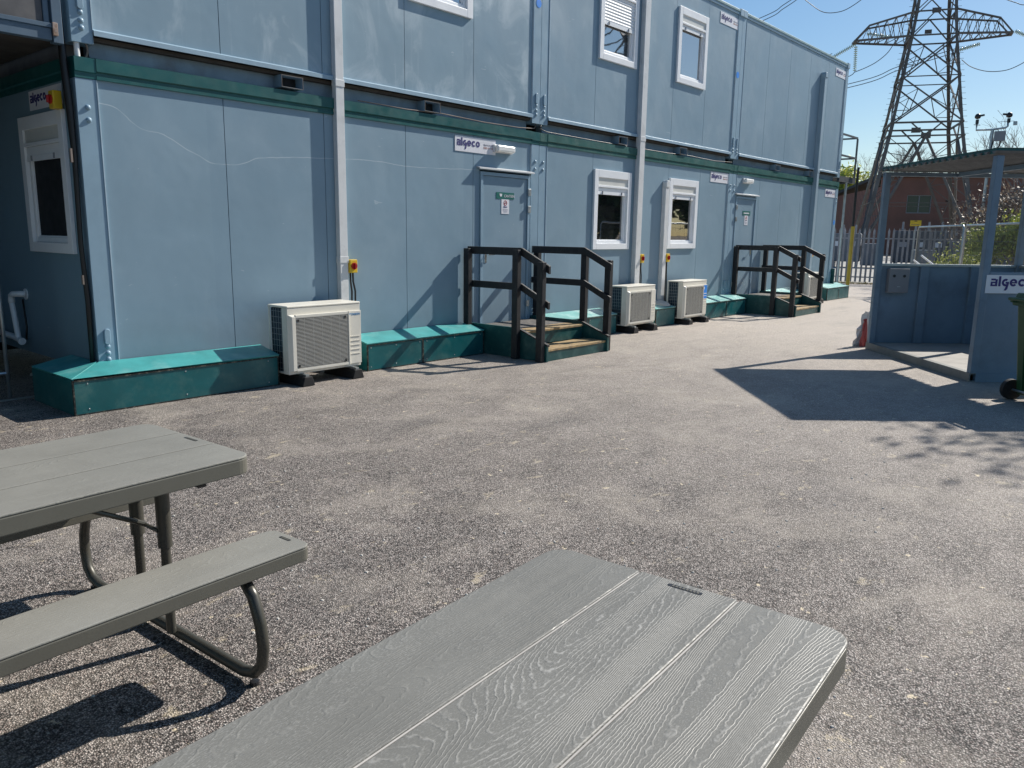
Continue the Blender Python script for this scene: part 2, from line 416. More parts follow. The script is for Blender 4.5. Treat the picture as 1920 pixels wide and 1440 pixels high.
# ------------------------------------------------------------------ camera
C0 = Vector((-2.794, -7.184, 1.537))
yw, pt, rl = rad(49.309), rad(-10.863), rad(.829)
F = Vector((math.sin(yw) * math.cos(pt), math.cos(yw) * math.cos(pt), math.sin(pt)))
Rv = Vector((math.cos(yw), -math.sin(yw), 0)); Uv = Rv.cross(F)
R2 = Rv * math.cos(rl) + Uv * math.sin(rl); U2 = -Rv * math.sin(rl) + Uv * math.cos(rl)
cd = bpy.data.cameras.new('camera'); cam = bpy.data.objects.new('camera', cd); COL.objects.link(cam)
mw = Matrix((R2, U2, -F)).transposed().to_4x4(); mw.translation = C0; cam.matrix_world = mw
cd.sensor_width = 36; cd.lens = 36 * 1477.6 / 1920; cd.clip_start = .05; cd.clip_end = 6000
SC.camera = cam

# ------------------------------------------------------------------ light
SUN = Vector((1.28, -.29, 1)).normalized()
sl = bpy.data.lights.new('sun', 'SUN'); so = bpy.data.objects.new('sun', sl); COL.objects.link(so)
sl.energy = 6.5; sl.angle = rad(.55); sl.color = (1, .945, .86)
so.rotation_euler = SUN.to_track_quat('Z', 'Y').to_euler(); so.location = (10, -10, 20)
w = bpy.data.worlds.new('World'); SC.world = w; w.use_nodes = True
sky = w.node_tree.nodes.new('ShaderNodeTexSky'); sky.sky_type = 'NISHITA'; sky.sun_disc = False
sky.sun_elevation = math.asin(SUN.z); sky.sun_rotation = math.atan2(SUN.x, SUN.y)
sky.air_density = 1.0; sky.dust_density = .45; sky.ozone_density = 1.6
bg = w.node_tree.nodes['Background']; hs = w.node_tree.nodes.new('ShaderNodeHueSaturation'); hs.inputs['Saturation'].default_value = 1.38
gm = w.node_tree.nodes.new('ShaderNodeGamma'); gm.inputs['Gamma'].default_value = .8
w.node_tree.links.new(sky.outputs[0], gm.inputs['Color']); w.node_tree.links.new(gm.outputs[0], hs.inputs['Color'])
tint = mix(w.node_tree, 1.0, hs.outputs[0], (1.24, 1.34, 1.40), 'MULTIPLY'); w.node_tree.links.new(tint, bg.inputs['Color']); bg.inputs['Strength'].default_value = .112
SC.view_settings.view_transform = 'Standard'; SC.view_settings.look = 'None'; SC.view_settings.exposure = 0

# ------------------------------------------------------------------ ground
def sheet(name, x0, x1, y0, y1, z, mat, kind='structure'):
    o = MB().quad((x0, y0, z), (x1, y0, z), (x1, y1, z), (x0, y1, z)).build(name, mat); o['kind'] = kind; return o
g = sheet('ground', -1500, 1500, -1500, 1500, -.012, MEARTH)
g['label'] = 'bare earth and rough ground around the yard'
sheet('asphalt_yard', -26, 25.2, -30, 6, 0, MASPH)['label'] = 'grey asphalt yard in front of the cabins'
# concrete yard beyond the fence, edge runs along the fence line
FP = Vector((25.6, 1.15)); FD = Vector((.26, -.966)).normalized(); FN = Vector((.966, .26))
cyd = MB()
a = FP - FD * 30 + FN * .6; b_ = FP + FD * 30 + FN * .6
cyd.quad((a.x, a.y, .004), (b_.x, b_.y, .004), (b_.x + 45 * FN.x, b_.y + 45 * FN.y, .004), (a.x + 45 * FN.x, a.y + 45 * FN.y, .004))
o = cyd.build('concrete_yard', MCONCY); o['kind'] = 'structure'; o['label'] = 'pale concrete yard beyond the palisade fence'

# ------------------------------------------------------------------ lettering
def arc_ring(mb, cx, cz, ro, ri, a0, a1, y0, y1, n=14, sx=1.0):
    for i in range(n):
        t0 = rad(a0 + (a1 - a0) * i / n); t1 = rad(a0 + (a1 - a0) * (i + 1) / n)
        p = [(cx + sx * ri * math.cos(t0), cz + ri * math.sin(t0)), (cx + sx * ro * math.cos(t0), cz + ro * math.sin(t0)), (cx + sx * ro * math.cos(t1), cz + ro * math.sin(t1)), (cx + sx * ri * math.cos(t1), cz + ri * math.sin(t1))]
        mb.xz(p, y0, y1)
def logo_letters(x, z, h):
    """heavy lower-case word mark, x-height h, local x/z, on plane y in [-.0015,0]"""
    mb = MB(); y0, y1 = -.003, -.0005
    def rc(a, b, c, d): mb.box(x + a * h, x + c * h, y0, y1, z + b * h, z + d * h)
    def ar(cx, cz, ro, ri, a0, a1, sx=1.0): arc_ring(mb, x + cx * h, z + cz * h, ro * h, ri * h, a0, a1, y0, y1, sx=sx)
    # a
    rc(.02, .76, .62, 1.0); rc(.60, 0, .88, .92); rc(0, 0, .58, .22); rc(0, .22, .24, .40); rc(.0, .40, .58, .60)
    # l
    rc(1.04, 0, 1.32, 1.32)
    # g with a tail
    ar(1.98, .5, .5, .22, 60, 300); rc(1.98, .36, 2.42, .60)
    mb.xz([(x + 2.16 * h, z + .36 * h), (x + 1.98 * h, z - .28 * h), (x + 1.86 * h, z - .52 * h), (x + 2.12 * h, z - .56 * h), (x + 2.30 * h, z - .3 * h), (x + 2.42 * h, z + .36 * h)], y0 - .0003, y1)
    # e
    ar(3.02, .5, .5, .23, 10, 320); mb.box(x + 2.7 * h, x + 3.5 * h, y0 - .0003, y1, z + .40 * h, z + .58 * h)
    # c
    ar(4.16, .5, .5, .22, 45, 315)
    # o
    ar(5.22, .5, .5, .22, 0, 360)
    return mb
def text_mesh(s, size, x, y, z, mat, parent, name, rot=0, align='LEFT'):
    cu = bpy.data.curves.new(name, 'FONT'); cu.body = s; cu.size = size; cu.extrude = .0006; cu.align_x = align
    t = bpy.data.objects.new('tmp', cu); COL.objects.link(t)
    bpy.context.view_layer.update()
    me = bpy.data.meshes.new_from_object(t.evaluated_get(bpy.context.evaluated_depsgraph_get()))
    bpy.data.objects.remove(t)
    me.name = name; me.materials.clear(); me.materials.append(mat)
    me.transform(Matrix.Translation((x, y, z)) @ Matrix.Rotation(PI / 2, 4, 'X'))
    o = bpy.data.objects.new(name, me); COL.objects.link(o); o.parent = parent
    return o

def local_part(name, parent, loc, rz=0):
    """mesh-less joint is not allowed as a part, so callers build the plate mesh and place it"""
def place(o, loc, rz=0):
    o.location = loc; o.rotation_euler = (0, 0, rz); return o

def company_sign(parent, x, z, w_=.75, h_=.185, loc=None, rz=0, big=False):
    off = wloc(parent)
    pl = MB().box(0, w_, -.004, 0, 0, h_).build('sign_plate', MSIGN, None)
    pl.parent = parent
    L = loc if loc else (x, -.003, z)
    place(pl, (L[0] - off[0], L[1] - off[1], L[2] - off[2]), rz)
    hh = .072 * (h_ / .185) / 1.22
    lt = logo_letters(.035 * w_ / .75, h_ * .38, hh * 1.22 if not big else h_ * .34).build('lettering', MLOGO, pl); lt.location = (0, -.004, 0)
    if not big:
        text_mesh('algeco.co.uk', .035, w_ * .69, -.0055, h_ * .56, MTXT, pl, 'lettering')
        text_mesh('0800 414 50', .035, w_ * .69, -.0055, h_ * .34, MTXTR, pl, 'lettering')
    return pl

# ------------------------------------------------------------------ window
def window(parent, loc, rz=0, shut=.0, glass=None, ww=1.03, wh=1.21, label=None):
    """local x right, z up, -y outward; origin at lower left corner of the white surround"""
    off = wloc(parent)
    b, bb = .10, .09
    fr = MB()
    pr = -.035
    fr.box(0, b, pr, .0, 0, wh); fr.box(ww - b, ww, pr, .0, 0, wh); fr.box(b, ww - b, pr, 0, 0, bb); fr.box(b, ww - b, pr, 0, wh - .115, wh)
    fr = fr.build('window', MWHITE, None, bevel=.004); fr.parent = parent
    place(fr, (loc[0] - off[0], loc[1] - off[1], loc[2] - off[2]), rz)
    if label: fr['label'] = label
    MB().box(b + .001, ww - b - .001, -.018, .02, wh - .230, wh - .1151).build('shutter_box', MWHITED, fr, bevel=.002)
    MB().box(b + .001, ww - b - .001, -.034, .015, wh - .262, wh - .2305).build('head_trim', MWHITE, fr, bevel=.003)
    # sash
    zb, zt = bb + .001, wh - .263
    s = MB(); t = .045
    s.box(b + .001, b + t, -.004, .05, zb, zt); s.box(ww - b - t, ww - b - .001, -.004, .05, zb, zt); s.box(b + t, ww - b - t, -.004, .05, zb, zb + t); s.box(b + t, ww - b - t, -.004, .05, zt - t, zt)
    s.build('sash', MWHITE, fr, bevel=.004)
    s = MB(); i = b + t; q = .016
    s.box(i, i + q, .012, .045, zb + t, zt - t); s.box(ww - i - q, ww - i, .012, .045, zb + t, zt - t); s.box(i + q, ww - i - q, .012, .045, zb + t, zb + t + q); s.box(i + q, ww - i - q, .012, .045, zt - t - q, zt - t)
    s.build('casement', MWHITE, fr, bevel=.003)
    MB().quad((i, .030, zb + t), (ww - i, .030, zb + t), (ww - i, .030, zt - t), (i, .030, zt - t)).build('pane', glass or MGLASS, fr)
    # roller shutter
    sh = MB(); z1 = zt; z0 = zt - .085 - shut; n = max(1, int((z1 - z0 - .055) / .042))
    for k in range(n):
        a = z1 - (z1 - z0 - .05) * (k + 1) / n; c = z1 - (z1 - z0 - .05) * k / n
        sh.yz([(-.010, a + .003), (-.015, (a + c) / 2), (-.010, c - .003), (-.006, c - .001), (-.006, a + .001)], b + .003, ww - b - .003)
    sh.box(b + .003, ww - b - .003, -.018, -.007, z0, z0 + .049)
    sh.box(b + .004, ww - b - .004, -.0055, -.002, z0 + .01, z1 - .001)
    sh = sh.build('shutter', MWHITE, fr)
    for u in (.22, .74):
        MB().box(ww * u, ww * u + .012, -.030, -.0185, z0 + .004, z0 + .05).build('shutter_tab', MGREYBOX, sh)
    return fr

# ------------------------------------------------------------------ cabin
L = 6.055
LZ0, LZ1 = .29, 2.909
UZ0, UZ1 = 3.062, 5.709
dome_mesh = None
def bolts(post, xs, zs, y, oval=None):
    global dome_mesh
    if dome_mesh is None:
        t = MB().dome((0, 0, 0), (0, -1, 0), .024, .75).build('bolt', MFR, None, smooth='all'); dome_mesh = t.data; bpy.data.objects.remove(t)
    off = wloc(post)
    for x in xs:
        for z in zs:
            o = bpy.data.objects.new('bolt', dome_mesh); COL.objects.link(o); o.parent = post; o.location = (x - off[0], y - off[1], z - off[2])
        if oval:
            m = MB(); pts = [(x + .027 * math.cos(a), oval + .045 * (1 if math.sin(a) > 0 else -1) + .027 * math.sin(a)) for a in [2 * PI * (i + .5) / 16 for i in range(16)]]
            m.xz(pts, y - .018, y).build('cover_plate', MFR, post, bevel=.006)

def cabin(label, x0, upper, wallm, openings, Lc=L, group=None, joints=('l', 'r')):
    z0, z1 = (UZ0, UZ1) if upper else (LZ0, LZ1)
    top_band = z1 - .17 if not upper else z1 - .09
    t = thing('portable_cabin', label, 'cabin', (x0 + Lc / 2, 0, z0), group=group)
    PW = .172
    bay = (Lc - 2 * PW - .006) / 5
    x1 = x0 + Lc
    wb = z0 + (.075 if upper else .0)
    wm = MB(); gv = MB()
    ztop = top_band + .012
    for i in range(5):
        a = x0 + PW + .003 + bay * i; b = a + bay
        a_, b_ = a + (.0035 if i else 0), b - (.0035 if i < 4 else 0)
        op = [q for q in openings if q[0] > a - .06 and q[0] < b - .3]
        if op:
            ox0, ox1, oz0, oz1 = op[0]
            ox0 = max(ox0, a_); ox1 = min(ox1, b_)
            for (p, q, r, s_) in ((a_, ox0, wb, ztop), (ox1, b_, wb, ztop), (ox0, ox1, wb, oz0), (ox0, ox1, oz1, ztop)):
                if q - p > .001 and s_ - r > .001: wm.box(p, q, 0, .06, r, s_)
        else: wm.box(a_, b_, 0, .06, wb, ztop)
        if i < 4: gv.box(b - .0034, b + .0034, .007, .05, wb, ztop)
    wm.build('front_wall', wallm, t)
    gv.build('panel_joint', MGR, t)
    # shell
    MB().box(x0 + .02, x1 - .02, .0605, 2.42, z0 + .02, z1 - .02).build('inner_shell', MDARK, t)
    MB().box(x0 + .012, x1 - .012, 2.421, 2.435, z0, z1 - .01).build('back_wall', MW, t)
    MB().box(x1 - .0195, x1 - .002, .17, 2.42, z0 + (.08 if upper else 0), z1 - .1).build('end_wall', MW, t)
    if not (x0 == 0):
        MB().box(x0 + .002, x0 + .0195, .17, 2.42, z0 + (.08 if upper else 0), z1 - .1).build('end_wall', MW, t)
    # corner posts
    for k, (a, b) in enumerate(((x0 + .0025, x0 + PW), (x1 - PW, x1 - .0025))):
        zt = top_band - (.0 if upper else .0)
        zl = z0 - (.045 if upper else 0)
        m = MB().box(a, b, -.012, .16, zl, zt - .001)
        m.box(b - .004 if k == 0 else a, b if k == 0 else a + .004, -.018, -.0121, zl, zt - .001)
        p = m.build('corner_post', MFR, t, bevel=.003)
        ex_ = b + .0008 if k == 0 else a - .0052
        MB().box(ex_, ex_ + .0044, -.016, .0, zl + (.1 if upper else .0), zt - .02).build('edge_trim', MPALE, t)  # thin strip carrying the painted edge highlight
        xm = x0 + .086 if k == 0 else x1 - .086
        if upper: bolts(p, [xm], [z0 + .07, z0 + .125, z0 + .19], -.012, z0 + .28)
        else: bolts(p, [xm], [z0 + .10, z0 + .155, z0 + .215, 2.41, 2.51], -.012, z0 + .30)
        # rear posts
        MB().box(a, b, 2.3, 2.4349, z0, zt).build('corner_post', MFR, t)
    if upper:
        # roof edge capping, dropped lip and bottom rail
        m = MB().box(x0 + .01, x1 - .01, -.030, 2.44, z1 - .045, z1)
        m.build('roof_capping', MROOFC, t, bevel=.006)
        for a, b in ((x0 + .003, x0 + .15), (x1 - .15, x1 - .003)): MB().box(a, b, -.036, .12, z1 - .10, z1 + .02).build('roof_corner_cap', MFRL, t, bevel=.005)
        MB().box(x0 + .012, x1 - .012, -.018, .05, z1 - .09, z1 - .0455).build('roof_lip', MFR, t, bevel=.003)
        m = MB().yz([(-.001, z0 + .078), (-.034, z0 + .062), (-.034, z0 + .022), (-.026, z0 + .022), (-.026, z0 + .052), (.06, z0 + .052), (.06, z0 + .078)], x0 + PW + .002, x1 - PW - .002)
        m.build('floor_rail', MFRL, t)
        # floor beam with forklift pockets
        MB().box(x0 + PW, x1 - PW, .09, .20, LZ1 + .02, z0 + .05).build('floor_beam', MBEAM, t)
        MB().box(x0 + .02, x1 - .02, .02, 2.42, z0 - .012, z0 + .018).build('soffit', MSOFFIT, t)
        for u in (2.06, 3.99) if Lc > 5 else ():
            px = x0 + u; q = .006
            m = MB(); a, b, c, d = px - .125, px + .125, LZ1 + .022, z0 - .014
            m.box(a, a + q, -.045, .089, c, d); m.box(b - q, b, -.045, .089, c, d); m.box(a + q, b - q, -.045, .089, c, c + q); m.box(a + q, b - q, -.045, .089, d - q, d)
            pk = m.build('forklift_pocket', MFR, t)
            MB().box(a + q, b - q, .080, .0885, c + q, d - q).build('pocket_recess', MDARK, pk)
            m2 = MB(); e = .004
            m2.box(a, b, -.049, -.0452, d - e, d); m2.box(a, b, -.049, -.0452, c, c + e); m2.box(a, a + e, -.049, -.0452, c + e, d - e); m2.box(b - e, b, -.049, -.0452, c + e, d - e)
            m2.build('pocket_edge', MTWIG, pk)
    else:
        # green fascia in two steps
        gm = MGREEN if x0 < 1 else MGREEN2
        m = MB().yz([(.1, z1), (-.030, z1 - .004), (-.030, z1 - .104), (-.024, z1 - .110), (-.012, z1 - .110), (-.012, z1 - .138), (-.020, z1 - .140), (-.020, z1 - .168), (.0, z1 - .170), (.1, z1 - .17)], x0 + PW + .001, x1 - PW - .001)
        m.build('fascia', gm, t)
        for a, b in ((x0 + .003, x0 + PW - .001), (x1 - PW + .001, x1 - .003)):
            MB().yz([(.1, z1 - .002), (-.026, z1 - .006), (-.026, z1 - .118), (-.016, z1 - .122), (-.016, z1 - .168), (.1, z1 - .168)], a, b).build('fascia', gm, t)
        MB().box(x0 + .01, x1 - .01, .10, 2.42, z1 - .02, z1 + .004).build('roof', MBEAM, t)
        MB().box(x1 - .019, x1 - .001, .1, 2.42, z1 - .17, z1 - .001).build('fascia', gm, t)
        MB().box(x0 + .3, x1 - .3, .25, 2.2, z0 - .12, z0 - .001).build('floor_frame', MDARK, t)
    return t

def door(t, x0, w_, z0, h_, hinge, signs):
    """door with frame; canopy above"""
    x1 = x0 + w_
    f = .045
    m = MB().box(x0, x0 + f, -.022, .05, z0, z0 + h_); m.box(x1 - f, x1, -.022, .05, z0, z0 + h_); m.box(x0 + f, x1 - f, -.022, .05, z0 + h_ - f, z0 + h_)
    fr = m.build('door', MFR, t, bevel=.003)
    MB().box(x0 + f + .004, x1 - f - .004, -.006, .045, z0 + .012, z0 + h_ - f - .004).build('door_leaf', MW, fr, bevel=.003)
    hx = x1 - f * .5 if hinge == 'r' else x0 + f * .5
    for z in (z0 + .25, z0 + h_ - .45, z0 + h_ - .22):
        MB().box(hx - .03, hx + .03, -.040, -.0221, z - .045, z + .045).build('hinge', MSTEEL, fr, bevel=.004)
    kx = x0 + f + .07 if hinge == 'r' else x1 - f - .07
    h = MB().box(kx - .02, kx + .02, -.012, -.0061, z0 + .83, z0 + 1.0).build('handle', MCHROME, fr, bevel=.003)
    MB().tube([(kx, -.012, z0 + .94), (kx, -.06, z0 + .94), (kx + (.12 if hinge == 'r' else -.12), -.06, z0 + .94)], .010, 8).build('lever', MCHROME, h, smooth=True)
    MB().yz([(.0, z0 + h_ + .062), (-.062, z0 + h_ + .045), (-.062, z0 + h_ + .028), (-.052, z0 + h_ + .028), (-.048, z0 + h_ + .038), (0, z0 + h_ + .048)], x0 - .06, x1 + .05).build('drip_canopy', MTRUNK, t)
    MB().box(x0 + .01, x1 - .01, -.05, .0, z0 - .02, z0 - .001).build('door_threshold', MSTEEL, fr)
    return fr

# openings
W1 = (7.393, 8.423); W2 = (9.668, 10.698); WS = 1.30; WU = 4.104; WH = 1.21
ins = .02
c1 = cabin('lower corner cabin with scratched blank wall and the nearer door', 0, False, MW1, [(4.86, 5.86, LZ0, 2.33)], group='portable cabins')
c2 = cabin('lower middle cabin with two white windows facing the yard', L, False, MW, [(W1[0] + ins, W1[1] - ins, WS + ins, WS + WH - ins), (W2[0] + ins, W2[1] - ins, WS + ins, WS + WH - ins)], group='portable cabins')
c3 = cabin('lower far cabin with the farther door and steps', 2 * L, False, MW, [(12.30, 13.26, LZ0, 2.33)], 5.98, group='portable cabins')
c4 = cabin('upper cabin above the corner one, pale stained wall panels', 0, True, MWU, [(3.66 + ins, 4.69 - ins, WU + ins, WU + WH - ins)], group='portable cabins')
c5 = cabin('upper middle cabin with two windows, one shutter half lowered', L, True, MWU2, [(W1[0] + .02 + ins, W1[1] + .02 - ins, WU + ins, WU + WH - ins), (W2[0] + .04 + ins, W2[1] + .04 - ins, WU + ins, WU + WH - ins)], group='portable cabins')
c6 = cabin('upper far cabin with blank wall at the end nearest the pylon', 2 * L, True, MWU2, [], 5.98, group='portable cabins')
window(c2, (W1[0], 0, WS), shut=.02)
window(c2, (W2[0], 0, WS), shut=0)
window(c4, (3.66, 0, WU), shut=0, glass=MGLASSU)
window(c5, (W1[0] + .02, 0, WU), shut=.36, glass=MGLASSU)
window(c5, (W2[0] + .04, 0, WU), shut=.0, glass=MGLASSU)
d1 = door(c1, 4.862, .998, .31, 2.0, 'r', 1)
d2 = door(c3, 12.31, .96, .32, 2.0, 'l', 1)
# end wall of the corner cabins (x = 0), window facing the gap
def end_wall(t, z0, zt, win, mat):
    m = MB(); y0, y1 = .165, 2.425
    if win:
        a, b = .239 + .02, 1.269 - .02
        for (p, q, r, s_) in ((y0, a, z0, zt), (b, y1, z0, zt), (a, b, z0, WS + .02), (a, b, WS + WH - .02, zt)): m.box(0, .0195, p, q, r, s_)
    else: m.box(0, .0195, y0, y1, z0, zt)
    return m.build('end_wall', mat, t)
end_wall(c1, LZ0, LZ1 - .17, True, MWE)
end_wall(c4, UZ0 + .08, UZ1 - .09, False, MW)
MB().prism([(.0, 0), (-.02, -.005), (-.02, -.10), (-.006, -.112), (-.006, -.168), (.0195, -.17), (.0195, 0)], lambda a, b, t_: (a, t_, LZ1 - .001 + b), .102, 2.42).build('fascia', MGREEN, c1)
window(c1, (0, 1.269, WS), rz=-PI / 2, shut=.045)
MB().box(-.02, .0195, .165, 2.42, UZ0, UZ0 + .079).build('floor_rail', MFR, c4)
MB().box(0.02, .10, .2, 2.42, LZ1 + .01, UZ0 - .001).build('floor_beam', MPLY, c4)
MB().tube([(.05, .02, LZ1), (.05, .02, UZ0 - .04)], .022, 12).build('stacking_pin', MTRUNK, c4, smooth=True)
MB().tube([(.12, .03, LZ1), (.135, .02, LZ1 + .05), (.13, .02, LZ1 + .10), (.12, .03, UZ0 - .04)], .008, 6).build('loop_cable', MTWIG, c4)

# signs on the cabins
company_sign(c1, 4.405, 2.53)
company_sign(c2, 11.19, 2.535)
company_sign(c5, 11.21, 5.345, h_=.19)
company_sign(c6, 17.23, 5.33)
company_sign(c3, 17.21, 2.515, w_=.72)
company_sign(c1, 0, 0, loc=(-.003, 1.009, 2.555), rz=-PI / 2, h_=.165)
def disc(parent, x, z, r, y=-.0145):
    m = MB(); m.xz([(x + r * math.cos(a), z + r * math.sin(a)) for a in [2 * PI * i / 20 for i in range(20)]], y - .0008, y); return m.build('round_sticker', MBLUEDOT, parent)
disc(c4, 5.985, 4.56, .055); disc(c5, 12.03, 4.56, .060); disc(c3, 17.97, 1.91, .06)
# door signs
def door_sign(fr, x, z, txt, y=-.0075):
    off = wloc(fr)
    p = MB().box(x, x + .36, y - .003, y, z + .195, z + .28).build('door_sign', MSIGNG, fr)
    if txt:
        o = text_mesh(txt, .05, 0, 0, 0, MSIGN, p, 'lettering'); o.location = (x + .155 - off[0], y - .0045 - off[1], z + .218 - off[2]); o.scale = (.95, 1, 1)
        m = MB().xz([(x + .075, z + .225), (x + .105, z + .225), (x + .115, z + .255), (x + .062, z + .255)], y - .005, y - .0031); m.box(x + .062, x + .115, y - .005, y - .0031, z + .257, z + .262); m.build('icon', MSIGN, p)
    else:
        m = MB()
        for k in range(9): m.box(x + .05 + k * .029, x + .05 + k * .029 + .021, y - .005, y - .0031, z + .222, z + .250)
        m.build('lettering', MSIGN, p)
    n = MB().box(x + .105, x + .26, y - .003, y, z, z + .19).build('notice', MSIGN, fr)
    m = MB(); arc_ring(m, x + .182, z + .142, .034, .027, 0, 360, y - .005, y - .0031, 20); m.build('prohibition_ring', MRED, n)
    m = MB(); m.xz([(x + .157, z + .124), (x + .162, z + .119), (x + .207, z + .160), (x + .202, z + .165)], y - .0056, y - .0051); m.build('prohibition_bar', MRED, n)
    m = MB().box(x + .160, x + .202, y - .0049, y - .0031, z + .139, z + .146); m.build('cigarette', MBLACKG, n)
    lt = logo_letters(0, 0, .013).build('lettering', MLOGO, n); lt.location = (x + .145, y - .003, z + .085)
    m = MB()
    for k, q in enumerate((.05, .048, .036)): m.box(x + .182 - q, x + .182 + q, y - .0045, y - .0031, z + .055 - k * .016, z + .060 - k * .016)
    m.build('fine_print', MTXT, n)
door_sign(d1, 5.175, 1.785, 'CANTEEN')
door_sign(d2, 12.66, 1.76, None)
# lamps above doors
def lamp(t, x, z, wd):
    b = MB().box(x, x + wd, -.035, -.001, z, z + .10).build('bulkhead_lamp', MTRUNK, t, bevel=.008)
    MB().box(x + .008, x + wd - .008, -.095, -.0351, z + .008, z + .092).build('diffuser', MLAMP, b, bevel=.022, seg=4)
lamp(c1, 5.10, 2.565, .37); lamp(c3, 12.56, 2.58, .37)
# far corner: small yellow & green clutter part of the last cabin
MB().box(18.07, 18.12, -.1, .05, .3, .75).build('downpipe_shoe', MSTEPG, c3, bevel=.01)

# ------------------------------------------------------------------ trunking
def trunk(label, x, w_, p, z0, z1, mat, couplers=(), hood=False, foot=None):
    t = thing('cable_trunking', label, 'trunking', (x + w_ / 2, -.02, z0), group='white trunking down the cabin front')
    yb = -.035
    m = MB().box(x, x + w_, -p, yb + .034, z0, z1 - (.05 if hood else 0)).build('duct', mat, t, bevel=.004)
    for z in couplers:
        MB().box(x - .006, x + w_ + .006, -p - .006, -.002, z - .035, z + .035).build('coupler', mat, t, bevel=.003)
    if hood:
        MB().prism([(x - .005, z1 - .12), (x + w_ + .005, z1 - .12), (x + w_ + .005, z1 - .04), (x + w_ * .8, z1), (x + w_ * .2, z1), (x - .005, z1 - .04)], lambda a, b, t_: (a, t_, b), -p - .012, -.001).build('hood', mat, t, bevel=.012)
    return t
trunk('full height white trunking rising from the nearest air unit', 2.575, .105, .067, .60, 5.62, MTRUNK, (3.06, 1.22))
trunk('full height pale trunking beside the lower nearer window', 8.56, .15, .082, .55, 5.62, MTRUNK, (3.06, 5.45))
trunk('short white trunking with rounded hood between two lower windows', 9.455, .115, .075, .38, 2.46, MTRUNK, (), True)
trunk('blue-grey trunking with rounded hood on the far cabins', 16.30, .13, .11, .60, 5.26, MTRUNKB, (3.06,), True)

# ------------------------------------------------------------------ isolator switches
def switch(label, x, z, y=-.02, rz=0, cab=None, loc=None):
    t = thing('isolator_switch', label, 'switch', loc or (x, y, z), rz, group='yellow and red isolator switches', world=False)
    MB().box(0, .10, -.07, 0, 0, .145).build('housing', MYEL, t, bevel=.006)
    k = MB().tube([(.05, -.0705, .075), (.05, -.084, .075)], .038, 20).build('knob', MRED, t, smooth=True)
    MB().box(.042, .058, -.105, -.0842, .045, .105).build('grip', MRED, k, bevel=.004)
    if cab:
        for i, dx in enumerate((.025, .06)):
            MB().tube([(dx, -.035, 0), (dx + .004, -.032, -.1), (dx + .02 + i * .012, -.03, -cab * .6), (dx + .012 + i * .014, -.035, -cab)], .0105, 8).build('cable', MCABLE, t, smooth=True)
    return t
switch('yellow switch with red knob above the nearest air unit', 2.69, 1.075, cab=.34)
switch('yellow switch between the two lower windows, left one', 8.725, 1.07, cab=.36)
switch('yellow switch on the short hooded trunking right of the window gap', 9.58, 1.07, cab=.70)
switch('yellow switch on the far trunking by the last air unit', 16.45, 1.07, cab=.36)
switch('yellow switch at the cabin corner above the shaded window', 0, 0, rz=-PI / 2, loc=(-.035, .285, 2.50))

# black cable run down the corner
t = thing('cable_bundle', 'black cable bundle running down the cabin corner in shade', 'cable', (-.04, .06, .3))
MB().tube([(-.045, .085, 4.7), (-.045, .080, 3.3), (-.05, .055, 2.9), (-.04, .035, 2.5), (-.035, .030, 2.1), (-.045, .035, 1.4), (-.03, .03, .9), (-.035, .03, .36)], [.022, .022, .03, .03, .022, .02, .022, .02], 10).build('sheath', MCABLE, t, smooth='all')
MB().tube([(-.045, .115, 4.7), (-.035, .11, 3.3), (-.03, .10, 2.7), (-.03, .055, 2.2), (-.03, .055, 1.3), (-.02, .055, .36)], .012, 8).build('sheath', MCABLE, t, smooth='all')
MB().box(-.075, -.060, .0, .03, 2.06, 2.17).build('cable_tag', MTWIG, t)
MB().box(-.068, -.055, .0, .03, 1.05, 1.13).build('cable_tag', MTWIG, t)

# cables lying along the roof edge gap
tag(MB().tube([(2.9, -.02, 2.925), (3.6, -.022, 2.918), (4.15, -.03, 2.935), (4.9, -.028, 2.917), (5.6, -.02, 2.925), (5.98, .02, 2.955), (6.04, .04, 3.03)], .006, 6).build('slack_cable', MTWIG, smooth='all'), 'pale slack cable lying on the green band left of the joint', 'cable')
tag(MB().tube([(6.12, .0, 3.03), (6.06, -.01, 2.96), (6.2, -.015, 2.93), (7.6, -.01, 2.92), (9.6, -.018, 2.918), (10.2, -.02, 2.935), (11.3, -.015, 2.918), (12.05, 0, 2.95)], .006, 6).build('slack_cable', MCABLE, smooth='all'), 'dark slack cable along the green band right of the joint', 'cable')

